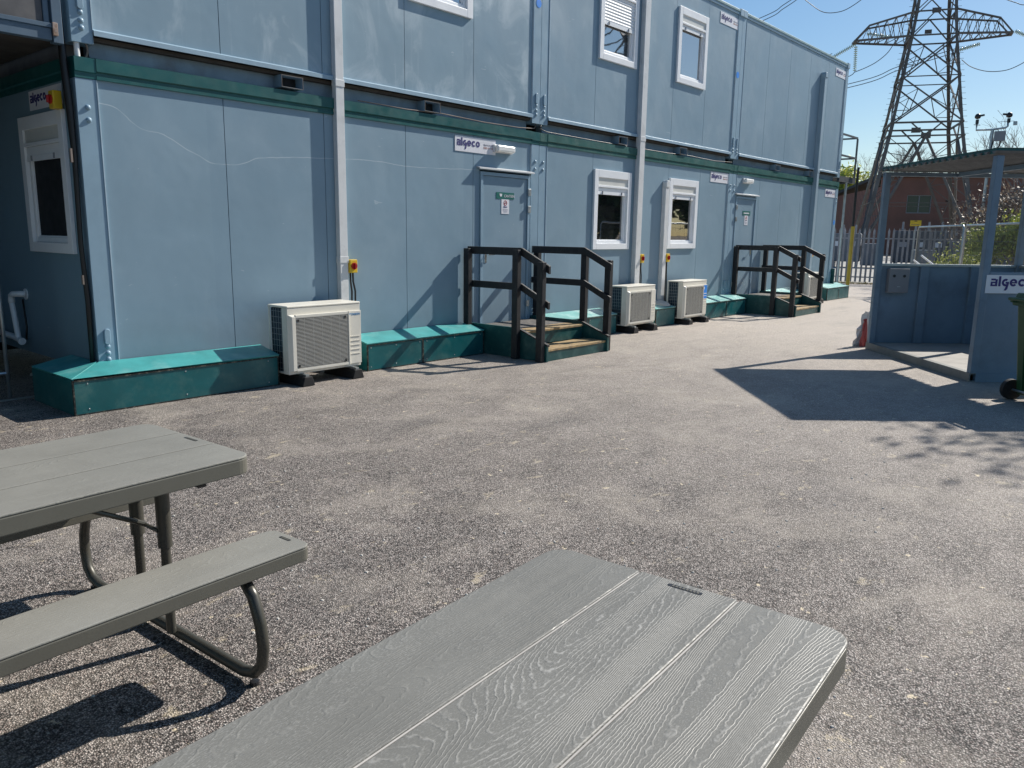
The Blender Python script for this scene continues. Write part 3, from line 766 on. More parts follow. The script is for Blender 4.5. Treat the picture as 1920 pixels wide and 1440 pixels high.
# ------------------------------------------------------------------ skirt boxes (plinths)
ZB, ZF, DP = .376, .308, .35
def skirt(label, x0, x1, front_joint=None, topm=None, corner=False):
    t = thing('skirting_box', label, 'skirting box', ((x0 + x1) / 2, -DP / 2, 0), group='green skirting boxes along the cabins')
    xl = x0
    top = MB()
    if corner: top.hexa([(-.30, -.30, ZF - .012), (x1, -DP, ZF - .012), (x1, -.013, ZB - .012), (-.013, -.013, ZB - .012), (-DP, -DP, ZF + .004), (x1 + .008, -DP - .008, ZF + .004), (x1 + .008, -.013, ZB + .004), (-.0, -.013, ZB + .004)])
    else: top.hexa([(x0, -DP, ZF - .012), (x1, -DP, ZF - .012), (x1, -.013, ZB - .012), (x0, -.013, ZB - .012), (x0 - .008, -DP - .008, ZF + .004), (x1 + .008, -DP - .008, ZF + .004), (x1 + .008, -.013, ZB + .004), (x0 - .008, -.013, ZB + .004)])
    top.build('top_panel', topm or MPLTOP, t, bevel=.002)
    fx0 = -DP if corner else x0
    n = front_joint or [fx0, x1]
    for a, b in zip(n[:-1], n[1:]):
        MB().box(a + .012, b - .012, -DP + .004, -DP + .02, .012, ZF - .014).build('front_panel', MPL, t)
    for a, b in zip(n[:-1], n[1:]):
        for q in (.06, .5, .94):
            for z in (.045, ZF - .05): MB().dome((a + (b - a) * q, -DP + .0035, z), (0, -1, 0), .007, .5, 8, 2).build('screw', MSTEEL, t)
    e = MB()
    for a in n: e.box(max(fx0, a - .012), min(x1, a + .012), -DP, -DP + .02, 0.001, ZF - .0125)
    e.box(fx0 + .012, x1 - .012, -DP - .0, -DP + .018, .001, .0118); e.box(fx0 + .012, x1 - .012, -DP - .002, -DP + .018, ZF - .024, ZF - .0125)
    e.build('edge_frame', MPLE, t)
    for xx, s_ in ((x1, 1),) + (() if corner else ((x0, -1),)):
        q = MB(); xa, xb = (xx - .012, xx - .002) if s_ > 0 else (xx + .002, xx + .012)
        q.yz([(-DP + .02, .003), (-.014, .003), (-.014, ZB - .0125), (-DP + .02, ZF - .0125)], xa, xb); q.build('side_panel', MPL, t)
    return t
skirt('skirting box running right from the near corner to the first air unit', 0, 1.574, corner=True)
t = thing('skirting_box', 'shaded skirting box turning the near corner under the window', 'skirting box', (-DP / 2, .1, 0), group='green skirting boxes along the cabins')
m = MB().hexa([(-DP + .01, -DP + .012, ZF - .012), (-.016, -.004, ZB - .012), (-.016, .56, ZB - .012), (-DP + .01, .56, ZF - .012), (-DP, -DP + .012, ZF + .0035), (-.012, -.001, ZB + .0035), (-.012, .56, ZB + .0035), (-DP, .56, ZF + .0035)])
m.build('top_panel', MPLTOP, t)
MB().box(-DP + .002, -DP + .016, -DP + .021, .56, .003, ZF - .0125).build('side_panel', MPL, t)
MB().prism([(-DP + .017, .003), (-.012, .003), (-.012, ZB - .013), (-DP + .017, ZF - .013)], lambda a, b, q: (a, q, b), .545, .558).build('end_panel', MPL, t)
skirt('skirting box between nearest air unit and nearer steps, striped with shadow', 2.70, 4.585, [2.70, 3.53, 4.585])
skirt('skirting box right of the nearer steps, before an air unit', 5.98, 7.66, [5.98, 6.9, 7.66], MPLTOP2)
skirt('short skirting box between the two middle air units', 8.86, 9.50, None, MPLTOP2)
skirt('skirting box left of the farther steps with rail shadows', 10.62, 12.36, [10.62, 11.5, 12.36], MPLTOP2)
skirt('skirting box right of the farther steps', 13.80, 15.36, None, MPLTOP2)
skirt('last skirting box at the far end of the cabins', 16.98, 18.55, [16.98, 17.8, 18.55], MPLTOP2)
o = MB().dome((9.33, -.15, .345), (0, -.1, 1), .17, .42, 18, 5).build('sand_heap', MCONC, smooth='all')
tag(o, 'small pale heap where the cable drops behind the short skirting box', 'sand')

# ------------------------------------------------------------------ steps
def steps(label, x0, x1):
    t = thing('timber_steps', label, 'steps', ((x0 + x1) / 2, -.66, 0), group='timber door steps with black handrails')
    zp, zt, yr, yf = .335, .15, -.95, -1.325
    nb = 7; 
    for k in range(nb):
        a = -.03 + (yr + .03) * k / nb; b = -.03 + (yr + .03) * (k + 1) / nb
        MB().box(x0 + .045, x1 - .045, b + .006 if k < nb - 1 else b - .015, a, zp - .028, zp).build('platform_board', MTREAD if k > nb - 3 else MBLK2, t, bevel=.003)
    MB().box(x0 + .045, x1 - .045, yf - .01, yr - .027, zt - .028, zt).build('tread', MTREAD, t, bevel=.003)
    MB().box(x0 + .046, x1 - .046, yr - .002, yr + .016, zt + .001, zp - .029).build('riser', MSTEPG, t)
    MB().box(x0 + .046, x1 - .046, yf - .002, yf + .016, .004, zt - .029).build('riser', MSTEPG, t)
    for a, b in ((x0, x0 + .04), (x1 - .04, x1)):
        MB().yz([(-.03, .004), (-.03, zp + .045), (-.87, zp + .045), (-1.36, .20), (-1.36, .004)][::-1], a, b).build('stringer', MSTEPG, t, bevel=.003)
        MB().yz([(-.86, zp + .0455), (-.87, zp + .0575), (-1.372, .214), (-1.372, .190), (-1.36, .2005)][::-1], a - .003, b + .003).build('stringer_capping', MBLK, t)
    ph = .088
    for s_, xx in ((-1, x0 - .003), (1, x1 + .003)):
        a, b = (xx - ph, xx) if s_ < 0 else (xx, xx + ph)
        if s_ < 0: a, b = x0 - .045, x0 - .003 + .0
        else: a, b = x1 + .003, x1 + .045
        a -= .030 if s_ < 0 else 0; b += .030 if s_ > 0 else 0
        for (y, zb, zt_) in ((-.075, .003, 1.335), (-.90, .003, 1.335), (-1.29, .003, 1.20)):
            MB().box(a, b, y - ph / 2, y + ph / 2, zb, zt_).build('post', MBLK, t, bevel=.004)
        ra, rb = (a - .036, a - .001) if s_ > 0 else (b + .001, b + .036)
        if s_ < 0: ra, rb = b + .001, b + .04
        if s_ > 0: ra, rb = a - .04, a - .001
        for hh, dz in ((1.36, .095), (.93, .085)):
            MB().yz([(-.03, hh - dz), (-.03, hh), (-.93, hh), (-.93, hh - dz)][::-1], ra, rb).build('handrail' if hh > 1 else 'mid_rail', MBLK, t, bevel=.004)
            d2_ = .205
            MB().yz([(-.932, hh - dz), (-.932, hh), (-1.37, hh - d2_), (-1.37, hh - d2_ - dz * 1.0)][::-1], ra - .0, rb + .0).build('handrail' if hh > 1 else 'mid_rail', MBLK, t, bevel=.004)
    return t
MBLK2 = M('dark_deck_board', (.10, .095, .09), .75, var=.3, vs=10, dirt=(.30, .27, .22), dirt_amt=.6, ds=12)
steps('nearer door steps, dark green with black timber rails', 4.61, 5.95)
steps('farther door steps, dark green with black timber rails', 12.40, 13.76)

# ------------------------------------------------------------------ air conditioning units
def air_unit(label, x0, w_, z0, h_, yf, yb, big, badge):
    t = thing('air_conditioning_unit', label, 'air conditioner', (x0 + w_ / 2, (yf + yb) / 2, 0), group='outdoor air conditioning units', world=True)
    x1 = x0 + w_; z1 = z0 + h_; th = .012
    m = MB()
    m.box(x0, x1, yf, yb, z1 - .022, z1)                       # lid
    m.build('lid', MAC, t, bevel=.008)
    m = MB()
    m.box(x0 + .004, x1 - .004, yf + .004, yf + .03, z0, z1 - .0225)      # front sheet
    m.box(x1 - .012, x1 - .004, yf + .0301, yb - .004, z0, z1 - .0225)
    m.box(x0 + .004, x0 + .012, yf + .0301, yf + .10, z0, z1 - .0225)     # left front return
    m.box(x0 + .004, x0 + .012, yb - .03, yb - .004, z0, z1 - .0225)
    m.box(x0 + .0121, x1 - .0121, yf + .0301, yb - .004, z0, z0 + .02)
    m.build('casing', MAC, t, bevel=.005)
    coil = MB().box(x0 + .02, x0 + .03, yf + .1001, yb - .031, z0 + .021, z1 - .03).build('coil', MCOIL, t)
    g_ = MB()
    for k in range(11):
        z = z0 + .05 + (h_ - .11) * k / 10
        g_.box(x0 + .006, x0 + .0095, yf + .101, yb - .031, z, z + .003)
    for k in range(5):
        y = yf + .12 + (yb - .05 - yf - .12) * k / 4
        g_.box(x0 + .0098, x0 + .0128, y, y + .003, z0 + .022, z1 - .03)
    g_.build('guard', MSTEEL, coil)
    MB().box(x0 + .05, x1 - .02, yb - .03, yb - .010, z0 + .021, z1 - .03).build('coil', MCOIL, t)
    # raised front panel
    gx0, gx1 = x0 + w_ * .055, x0 + w_ * (.80 if w_ > .8 else .80)
    fz0, fz1 = z0 + .035, z1 - h_ * .155
    rp = MB(); py = yf - .028
    fx0 = x0 + .03
    # frame around the grille
    rp.hexa([(fx0 - .02, yf + .0039, fz0 - .012), (gx0 + .03, yf + .0039, fz0 - .012), (gx0 + .03, yf + .0039, fz1 + .02), (fx0 - .02, yf + .0039, fz1 + .02),
             (fx0 + .008, py, fz0), (gx0 + .03, py, fz0), (gx0 + .03, py, fz1), (fx0 + .008, py, fz1)])
    rp.box(gx0 + .03, gx1, py, yf + .0038, fz0 - .006, fz0 + .02)
    rp.box(gx0 + .03, gx1, py, yf + .0038, fz1 - .012, fz1 + .016)
    rp.box(gx1, gx1 + .016, py - .002, yf + .0038, fz0 - .006, fz1 + .018)
    rp.box(gx1 + .0161, x1 - .006, py + .014, yf + .0038, fz0 - .004, fz1 + .014)
    pnl = rp.build('front_panel', MAC, t, bevel=.003)
    rb = MB()
    for k in range(5):
        z = fz0 + .10 + (fz1 - fz0) * .085 * k
        rb.box(gx1 + .03, x1 - .022, py + .009, py + .0139, z, z + .007)
    rb.build('rib', MAC, pnl)
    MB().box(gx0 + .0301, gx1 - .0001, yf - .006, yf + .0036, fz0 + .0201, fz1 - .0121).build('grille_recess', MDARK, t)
    gr = MB(); zz = fz0 + .024; pitch = .0135 if big else .0145
    while zz < fz1 - .016:
        gr.box(gx0 + .0302, gx1 - .0002, py + .001, py + .009, zz, zz + pitch * .42); zz += pitch
    for k in range(1, 6):
        xx = gx0 + .03 + (gx1 - gx0 - .03) * k / 6
        gr.box(xx - .0015, xx + .0015, py + .0091, py + .012, fz0 + .021, fz1 - .013)
    gr.build('grille', MACG, t)
    for (a, b) in ((gx0 + .06, fz0 + .05), (gx1 - .04, fz0 + .05), (gx0 + .06, fz1 - .04), (gx1 - .04, fz1 - .04)):
        MB().box(a - .008, a + .008, py - .003, py + .0008, b - .012, b + .012).build('grille_clip', MBLACKG, t)
    if badge == 'name':
        o = text_mesh('DAIKIN', .034, 0, 0, 0, MDAIK, t, 'badge'); off = wloc(t)
        o.location = (gx1 + .050 - off[0], py + .0125 - off[1], fz1 - .032 - off[2])
        MB().xz([(gx1 + .028, fz1 - .008), (gx1 + .028, fz1 - .030), (gx1 + .044, fz1 - .012)], py + .0125, py + .0139).build('badge', MDAIK, t)
    elif badge == 'label':
        q = MB().box(gx1 + .02, x1 - .014, py + .0125, py + .0139, fz1 - .24, fz1 + .005).build('energy_label', MBLUEDOT, t)
        m = MB().xz([(gx1 + .035, fz1 - .02), (gx1 + .035, fz1 - .09), (gx1 + .075, fz1 - .035)], py + .0112, py + .0124)
        m.box(gx1 + .03, x1 - .025, py + .0112, py + .0124, fz1 - .15, fz1 - .135); m.box(gx1 + .03, x1 - .025, py + .0112, py + .0124, fz1 - .19, fz1 - .18)
        m.build('label_print', MSIGN, q)
    for fx in (x0 + w_ * .17, x0 + w_ * .86):
        f = MB(); ya, yb_ = yf - .11, yb + .06; 
        f.xz([(fx - .075, .002), (fx + .075, .002), (fx + .045, z0 - .022), (fx - .045, z0 - .022)], ya, yb_)
        f = f.build('rubber_foot', MRUB, t, bevel=.006)
        MB().box(fx - .02, fx + .02, ya + .02, yb_ - .02, z0 - .0215, z0 - .001).build('mounting_rail', MSTEEL, f)
    return t
air_unit('nearest air conditioner, largest in view, right of the near corner', 1.590, .90, .118, .682, -.50, -.16, True, 'name')
air_unit('air conditioner right of the nearer steps, below the window', 7.735, .86, .115, .625, -.47, -.15, False, None)
air_unit('air conditioner with blue label, below the second lower window', 9.52, .87, .105, .650, -.47, -.15, False, 'label')
air_unit('farthest air conditioner, partly hidden by the farther steps', 15.45, .87, .115, .61, -.42, -.12, False, None)

# ------------------------------------------------------------------ waste pipe, barrier at the left end
t = thing('waste_pipe', 'white plastic waste pipe on the shaded cabin end', 'pipe', (-.07, 1.7, .42))
MB().tube([(-.001, 1.60, .87), (-.012, 1.60, .87)], .055, 18).build('wall_collar', MPVC, t, smooth=True)
MB().tube([(-.0121, 1.60, .87), (-.04, 1.61, .872), (-.075, 1.64, .872), (-.09, 1.70, .868), (-.09, 1.74, .85), (-.09, 1.75, .81), (-.09, 1.75, .78)], .030, 14).build('elbow', MPVC, t, smooth='all')
MB().tube([(-.09, 1.75, .779), (-.09, 1.66, .44)], .026, 14).build('pipe', MPVC, t, smooth=True)
MB().tube([(-.09, 1.58, .41), (-.09, 1.68, .425), (-.09, 1.80, .435), (-.09, 2.4, .45)], .030, 14).build('pipe', MPVC, t, smooth=True)
MB().tube([(-.09, 1.565, .407), (-.09, 1.5801, .41)], .036, 14).build('end_cap', MPVC, t, smooth=True)
tag(MB().tube([(-.03, 1.62, .82), (-.03, 1.60, .65), (-.05, 1.52, .55), (-.05, 1.55, .46), (-.03, 1.62, .42)], .010, 8).build('waste_hose', MCABLE, smooth='all'), 'thin black hose hanging behind the white waste pipe', 'hose')
t = thing('pedestrian_barrier', 'grey metal barrier end standing by the near corner', 'barrier', (-1.4, .70, 0))
MB().tube([(-.50, .70, .03), (-.50, .70, 1.12), (-.54, .70, 1.16), (-2.4, .70, 1.16)], .017, 10).build('frame', MSTEEL, t, smooth='all')
MB().tube([(-.50, .70, .25), (-2.4, .70, .25)], .014, 8).build('bottom_rail', MSTEEL, t)
for k in range(14): MB().tube([(-.64 - k * .13, .70, .25), (-.64 - k * .13, .70, 1.15)], .006, 6).build('bar', MSTEEL, t)
MB().box(-1.3, -.26, .675, .725, .004, .012).build('foot', MSTEEL, t)
MB().box(-.60, -.55, .68, .72, .52, .66).build('reflector', MRED, t)
# clutter under the cabin end
for k, (x, y, r) in enumerate(((.15, .95, .05), (.02, 1.2, .035), (.3, 1.5, .06), (-.12, .80, .03), (.1, 1.9, .05))):
    m = MB().dome((x, y, 0), (0, 0, 1), r, .7, 7, 3).build('stone', MCONC)
    tag(m, 'stone lying in the dark gap under the cabin end', 'stone', 'stones under the cabin end')
tag(MB().box(.14, .30, .42, .58, .003, .288).build('support_block', MCONC, bevel=.01), 'concrete block under the shaded cabin corner', 'block')

# ------------------------------------------------------------------ upper landing on the left
MWK = M('walkway_dark_blue', (.085, .135, .19), .5, var=.15)
t = thing('walkway', 'upper walkway with grey kickboard at the top left', 'walkway', (-1.0, 0, 2.98))
MB().box(-1.95, -.155, -.05, .02, 2.985, 3.075).build('edge_beam', MWK, t, bevel=.004)
MB().box(-1.95, -.155, -.062, -.052, 3.078, 3.112).build('edge_trim', MWK, t, bevel=.002)
MB().box(-1.95, -.21, -.035, -.015, 3.113, 3.60).build('kickboard', MPLY, t)
MB().box(-1.95, -.06, .03, 2.4, 3.00, 3.06).build('deck', MSOFFIT, t)
MB().box(-.15, -.075, -.06, .02, 2.97, 5.6).build('post', MWK, t, bevel=.004)
MB().box(-.205, -.165, -.045, -.01, 3.078, 5.6).build('post', MWK, t, bevel=.004)
MB().box(-1.95, -.21, -.05, .0, 3.62, 3.70).build('rail', MWK, t, bevel=.003)
MB().box(-1.95, -.21, -.03, -.01, 3.72, 5.6).build('side_panel', MWK, t)
MB().box(-.155, -.115, -.075, -.061, 3.02, 3.12).build('bracket', MRUST, t, bevel=.004)

c7 = cabin('unseen lower cabin added across the gap to shade the end wall', -2.0 - L, False, MW, [], group='portable cabins')  # unseen stack added to keep skylight off the corner cabin's end wall
c8 = cabin('unseen upper cabin added across the gap to shade the end wall', -2.0 - L, True, MWU2, [], group='portable cabins')

c9 = copy_tree(c7); c9.location.x += 3.2; c9.location.y += 2.56; c9['label'] = 'unseen lower cabin added to close the gap and darken the end wall'  # unseen copies added behind the gap, also darkening the end wall
c10 = copy_tree(c8); c10.location.x += 3.2; c10.location.y += 2.56; c10['label'] = 'unseen upper cabin added to close the gap and darken the end wall'
skirt('skirting box along the cabin left of the shaded gap', -8.0, -2.02, [-8.0, -6.0, -4.0, -2.02])
# landing at the far end
MLAND = M('landing_dark_steel', (.07, .08, .09), .5, metal=.2, var=.2)
t = thing('stair_landing', 'upper steel landing with railing beyond the far cabin end', 'landing', (18.7, 1.0, 2.94))
MB().box(18.12, 19.35, 0, .06, 2.94, 3.07).build('edge_beam', MLAND, t)
MB().box(18.12, 19.29, .061, 2.3, 3.01, 3.05).build('deck', MDARK, t)
MB().box(19.291, 19.35, .061, 2.3, 2.94, 3.07).build('edge_beam', MLAND, t)
for z in (3.58, 4.09):
    MB().box(18.12, 19.305, .01, .05, z - .02, z + .02).build('rail', MLAND, t); MB().box(19.3055, 19.345, .061, 2.3, z - .02, z + .02).build('rail', MLAND, t)
for (x, y) in ((19.325, .03), (19.325, 1.2), (19.325, 2.3), (18.15, .03)): MB().box(x - .02, x + .02, y - .02, y + .02, 3.071, 4.07 if (x, y) != (18.15, .03) else 4.069).build('baluster', MLAND, t)
t = thing('support_pole', 'black pole with yellow sleeve below the far landing', 'pole', (19.28, -.07, 0))
MB().tube([(19.28, -.07, 1.83), (19.28, -.07, 3.35)], .032, 10).build('shaft', MCABLE, t, smooth=True)
MB().tube([(19.28, -.07, .25), (19.28, -.07, 1.8299)], .047, 12)  .build('sleeve', M('yellow_sleeve_dull', (.42, .30, .03), .5), t, smooth=True)
MB().tube([(19.28, -.07, 0), (19.28, -.07, .2499)], .03, 10).build('base', MCABLE, t, smooth=True)
tag(MB().tube([(18.75, 0.03, 0), (18.75, .03, 2.939)], .03, 10).build('support_pole', MSTEEL, smooth=True), 'thin grey pole behind the black and yellow one', 'pole')

# ------------------------------------------------------------------ picnic tables
def rounded(x0, x1, y0, y1, r, n=6):
    out = []
    for cx, cy, a0 in ((x1 - r, y1 - r, 0), (x0 + r, y1 - r, 90), (x0 + r, y0 + r, 180), (x1 - r, y0 + r, 270)):
        for k in range(n + 1):
            a = rad(a0 + 90 * k / n); out.append((cx + r * math.cos(a), cy + r * math.sin(a)))
    return out
def slab(name, x0, x1, y0, y1, z0, z1, r, grooves, mtop, medge, parent):
    e = MB().xy(rounded(x0, x1, y0, y1, r), z0, z1 - .009).build(name, medge, parent, bevel=.004)
    # top skin in planks, outer corners rounded
    ys = [y0] + list(grooves) + [y1]; gw = .0028
    for i in range(len(ys) - 1):
        a = ys[i] + (gw if i else 0); b = ys[i + 1] - (gw if i < len(ys) - 2 else 0)
        first, last = i == 0, i == len(ys) - 2
        poly = []
        def corner(cx, cy, a0, rr):
            if rr: 
                for k in range(7):
                    t_ = rad(a0 + 90 * k / 6); poly.append((cx + rr * math.cos(t_), cy + rr * math.sin(t_)))
            else: poly.append((cx, cy))
        rt = r if last else 0; rb = r if first else 0
        corner(x1 - rt, b - rt, 0, rt); corner(x0 + rt, b - rt, 90, rt); corner(x0 + rb, a + rb, 180, rb); corner(x1 - rb, a + rb, 270, rb)
        MB().xy(poly, z1 - .0088, z1).build('top_plank', mtop, e, bevel=.0035)
    for g_ in grooves: MB().box(x0 + .012, x1 - .012, g_ - .0027, g_ + .0008, z1 - .0087, z1 - .0008).build('seam_bead', MBEAD if mtop == MTABLE else MTABLEE, e)
    return e
def slot(x, y, z, ln, parent):
    m = MB().xy(rounded(x - .007, x + .007, y - ln / 2, y + ln / 2, .006, 4), z - .003, z + .0006).build('maker_slot', MBLACKG, parent)
    k = MB()
    for i in range(8): k.box(x - .004, x + .004, y - ln / 2 + .008 + i * (ln - .016) / 8, y - ln / 2 + .008 + i * (ln - .016) / 8 + (ln / 8) * .45, z + .0007, z + .0013)
    k.build('raised_lettering', MTABLEE, m)
def picnic_table(label, end, th, hl, benchx, m1):
    """end: world position of the middle of the right-hand end of the table top"""
    c = Vector(end) - Vector((math.cos(th), math.sin(th), 0)) * hl
    t = thing('picnic_table', label, 'picnic table', c, th, 'grey folding picnic tables', world=False)
    top = slab('table_top', -hl, hl, -.367, .367, .676, .74, .055, (-.1225, .1225), m1, MTABLEE, t)
    slot(hl - .028, -.005, .74, .085, top)
    for s in (-1, 1):
        y0, y1 = (.375, .60) if s > 0 else (-.60, -.375)
        b = slab('bench', -benchx, benchx, y0, y1, .384, .44, .035, (), m1, MTABLEE, t)
        slot(benchx - .03, (y0 + y1) / 2, .44, .06, b)
    for s in (-1, 1):
        X = s * (hl - .18)
        pts = []
        pts += [(X, -.555, .374), (X, -.60, .33), (X, -.635, .24), (X, -.645, .16), (X, -.63, .09), (X, -.59, .05), (X, -.53, .033)]
        pts += [(X, -.3, .033), (X, 0, .033), (X, .3, .033)] + [(X, -p[1], p[2]) for p in reversed(pts[:7])]
        fr = MB().tube(pts, .0205, 14).build('leg_frame', MTUBE, t, smooth='all')
        for y in (-.57, .57): MB().tube([(X, y * 1.02, .0), (X, y * 1.02, .014)], .016, 10).build('foot_cap', MBLACKG, fr)
        for y in (-.10, .10):
            MB().tube([(X - .028 * s, y,   .045), (X - .028 * s, y, .40)], .018, 12).build('post', MTUBE, fr, smooth=True)
            MB().tube([(X - .028 * s, y, .385), (X - .028 * s, y, .664)], .0255, 14).build('post_sleeve', MTUBE, fr, smooth=True)
        MB().bar((X - s * .50, 0, .66), (X - s * .28, 0, .585), .03, .012).build('brace', MBLACKG, fr)
        MB().tube([(X - s * .30, 0, .592), (X - .05 * s, 0, .455)], .0095, 8).build('brace', MTUBE, fr, smooth=True)
        MB().tube([(X - s * .05, -.10, .452), (X - s * .05, .10, .452)], .008, 8).build('brace', MTUBE, fr, smooth=True)
        MB().bar((X, -.33, .658), (X, .33, .658), .03, .008).build('support_bar', MBLACKG, fr)
    return t
picnic_table('grey picnic table at the left with bench and tube legs showing', (-1.345, -4.33, 0), rad(3.0), .88, .945, MTABLE2)
picnic_table('grey wood-grain table top filling the foreground, nearest the viewer', (-1.225, -6.383, 0), rad(3.6), .88, .84, MTABLE)

# ------------------------------------------------------------------ smoking shelter
SK = Vector((6.928, -5.44, 0)); SRZ = rad(41.6 - 90)
t = thing('open_shelter', 'blue-grey steel shelter with flat roof at the right', 'shelter', SK, SRZ, world=False)
SW, SD, SH = 2.02, 2.50, 2.40
ps = .078
for (x, y) in ((0, 0), (SW - ps, 0), (0, SD - ps), (SW - ps, SD - ps)):
    MB().box(x, x + ps, y, y + ps, .09, SH).build('post', MSHEL, t, bevel=.006)
# base channel frame and floor
m = MB(); m.box(-.01, .06, .0, SD, .0, .012); m.box(-.01, .002, .0, SD, .0121, .088); m.box(-.01, .06, 0, SD, .0881, .10)
m.build('base_channel', MSHELB, t)
MB().box(.0601, SW, .0, .05, .0, .10).build('base_channel', MSHEL, t, bevel=.003)
MB().box(.0601, SW, SD - .05, SD, .0, .10).build('base_channel', MSHELB, t)
MB().box(SW - .05, SW, .0501, SD - .0501, .0, .10).build('base_channel', MSHELB, t)
MB().box(.061, SW - .051, .051, SD - .051, .06, .098).build('floor', MSHELF, t)
# low walls
wt = 1.16
pan = MB().box(ps, SW - ps, .012, .030, .1005, wt).build('front_panel', MSHEL, t)
MB().box(ps, SW - ps, -.004, .05, wt + .0005, wt + .035).build('top_rail', MSHEL, t, bevel=.003)
MB().box(ps, SW - ps, .0055, .0118, .101, .16).build('bottom_rail', MSHEL, pan)
MB().box(ps, SW - ps, SD - .03, SD - .012, .1005, wt).build('back_panel', MSHEL, t)
MB().box(ps, SW - ps, SD - .06, SD + .004, wt + .0005, wt + .035).build('top_rail', MSTEEL, t, bevel=.003)
MB().box(SW - .03, SW - .012, ps, SD - ps, .1005, wt).build('side_panel', MSHEL, t)
MB().box(SW - .05, SW + .004, ps, SD - ps, wt + .0005, wt + .035).build('top_rail', MSTEEL, t, bevel=.003)
for x in (.62, 1.32):
    MB().box(x, x + .12, SD - .075, SD - .0301, .1005, wt).build('stiffener', MSHEL, t, bevel=.004)
for x in (.5, 1.0, 1.5): MB().box(x, x + .1, .0301, .075, .1005, wt).build('stiffener', MSHEL, t, bevel=.004)
bx = MB().box(.17, .45, SD - .12, SD - .031, .80, 1.13).build('electrical_box', MGREYBOX, t, bevel=.008)
for x in (.235, .375): MB().tube([(x, SD - .1201, 1.03), (x, SD - .126, 1.03)], .02, 12).build('push_button', MBLACKG, bx)
MB().box(.29, .33, SD - .1225, SD - .1201, .88, .89).build('marking', MSTEEL, bx)
# roof
rf = MB()
ov = .0; zr = SH + .01
rf.box(-ov, SW + ov, -ov, SD + ov, zr + .035, zr + .055)
roof = rf.build('roof', MSHELR, t)
m = MB(); m.box(-ov - .01, SW + ov + .01, -ov - .012, -ov - .0001, zr + .012, zr + .06); m.box(-ov - .01, SW + ov + .01, SD + ov + .0001, SD + ov + .012, zr + .012, zr + .06)
m.box(-ov - .0125, -ov - .0001, -ov, SD + ov, zr + .012, zr + .06); m.box(SW + ov + .0001, SW + ov + .0125, -ov, SD + ov, zr + .012, zr + .06)
m.build('fascia', MGREEN, t)
MB().box(-ov - .02, SW + ov + .02, -ov - .02, SD + ov + .02, zr + .0605, zr + .068).build('roof_capping', MGREEN, t, bevel=.003)
m = MB()
k = -.03
while k < SD + .02:
    m.hexa([(-.04, k, zr + .0345), (SW + .04, k, zr + .0345), (SW + .04, k + .07, zr + .0345), (-.04, k + .07, zr + .0345), (-.04, k + .018, zr + .012), (SW + .04, k + .018, zr + .012), (SW + .04, k + .052, zr + .012), (-.04, k + .052, zr + .012)]); k += .14
m.build('roof_ribs', MSHELR, t)
MB().box(.0, SW, SD - .06, SD, zr - .05, zr - .0005).build('roof_beam', MSHEL, t)
MB().bar((SW * .5, .06, zr - .02), (SW * .5, SD - .07, zr - .02), .05, .05).build('roof_beam', MSHEL, t)
sg = MB().box(0, .98, -.004, 0, 0, .195).build('sign_plate', MSIGN, t); sg.location = (.042, -.003, .972)
lt = logo_letters(.05, .076, .081).build('lettering', MLOGO, sg); lt.location = (0, -.004, 0)

# wheelie bin
def wheelie(label, loc, rz):
    t = thing('wheelie_bin', label, 'wheelie bin', loc, rz, world=False)   # local: rear (handle, wheels) at y=0 facing -y, depth +y
    W_, D_, H_ = .56, .68, .97
    m = MB().hexa([(-.21, .10, .06), (.21, .10, .06), (.21, .50, .06), (-.21, .50, .06), (-W_ / 2, .04, H_), (W_ / 2, .04, H_), (W_ / 2, D_, H_ - .06), (-W_ / 2, D_, H_ - .06)])
    m.build('body', MBIN, t, bevel=.03, seg=3)
    MB().hexa([(-W_ / 2 - .02, .01, H_ - .05), (W_ / 2 + .02, .01, H_ - .05), (W_ / 2 + .02, D_ + .02, H_ - .10), (-W_ / 2 - .02, D_ + .02, H_ - .10), (-W_ / 2 - .02, .01, H_ + .005), (W_ / 2 + .02, .01, H_ + .005), (W_ / 2 + .02, D_ + .02, H_ - .05), (-W_ / 2 - .02, D_ + .02, H_ - .05)]).build('rim', MBIN, t, bevel=.012)
    MB().yz([(.02, H_ + .006), (.05, H_ + .07), (D_ * .5, H_ + .06), (D_ + .04, H_ - .03), (D_ + .04, H_ - .049), (.6, H_ - .02)][::-1], -W_ / 2 - .015, W_ / 2 + .015).build('lid', MBIN, t, bevel=.012)
    MB().tube([(-.26, -.045, H_ + .015), (.26, -.045, H_ + .015)], .016, 10).build('handle', MBIN, t, smooth=True)
    for x in (-.25, -.02, .21): MB().box(x, x + .04, -.045, .02, H_ - .02, H_ + .03).build('handle_bracket', MBIN, t, bevel=.006)
    MB().tube([(-.28, .09, .10), (.28, .09, .10)], .012, 10).build('axle', MSTEEL, t)
    for s in (-1, 1):
        w_ = MB().tube([(s * .235, .09, .10), (s * .285, .09, .10)], .10, 24).build('wheel', MRUB, t, smooth=True)
        MB().tube([(s * .2851, .09, .10), (s * .290, .09, .10)], .055, 18).build('hub', MGREYBOX, w_, smooth=True)
    for x in (-.12, 0, .12): MB().hexa([(x * .9 - .01, .082, .12), (x * .9 + .01, .082, .12), (x * .9 + .01, .11, .12), (x * .9 - .01, .11, .12), (x - .01, .02, H_ - .06), (x + .01, .02, H_ - .06), (x + .01, .05, H_ - .06), (x - .01, .05, H_ - .06)]).build('rib', MBIN, t)
    return t
wheelie('green wheelie bin cut by the right frame edge', (5.91, -6.055, 0), rad(-137))

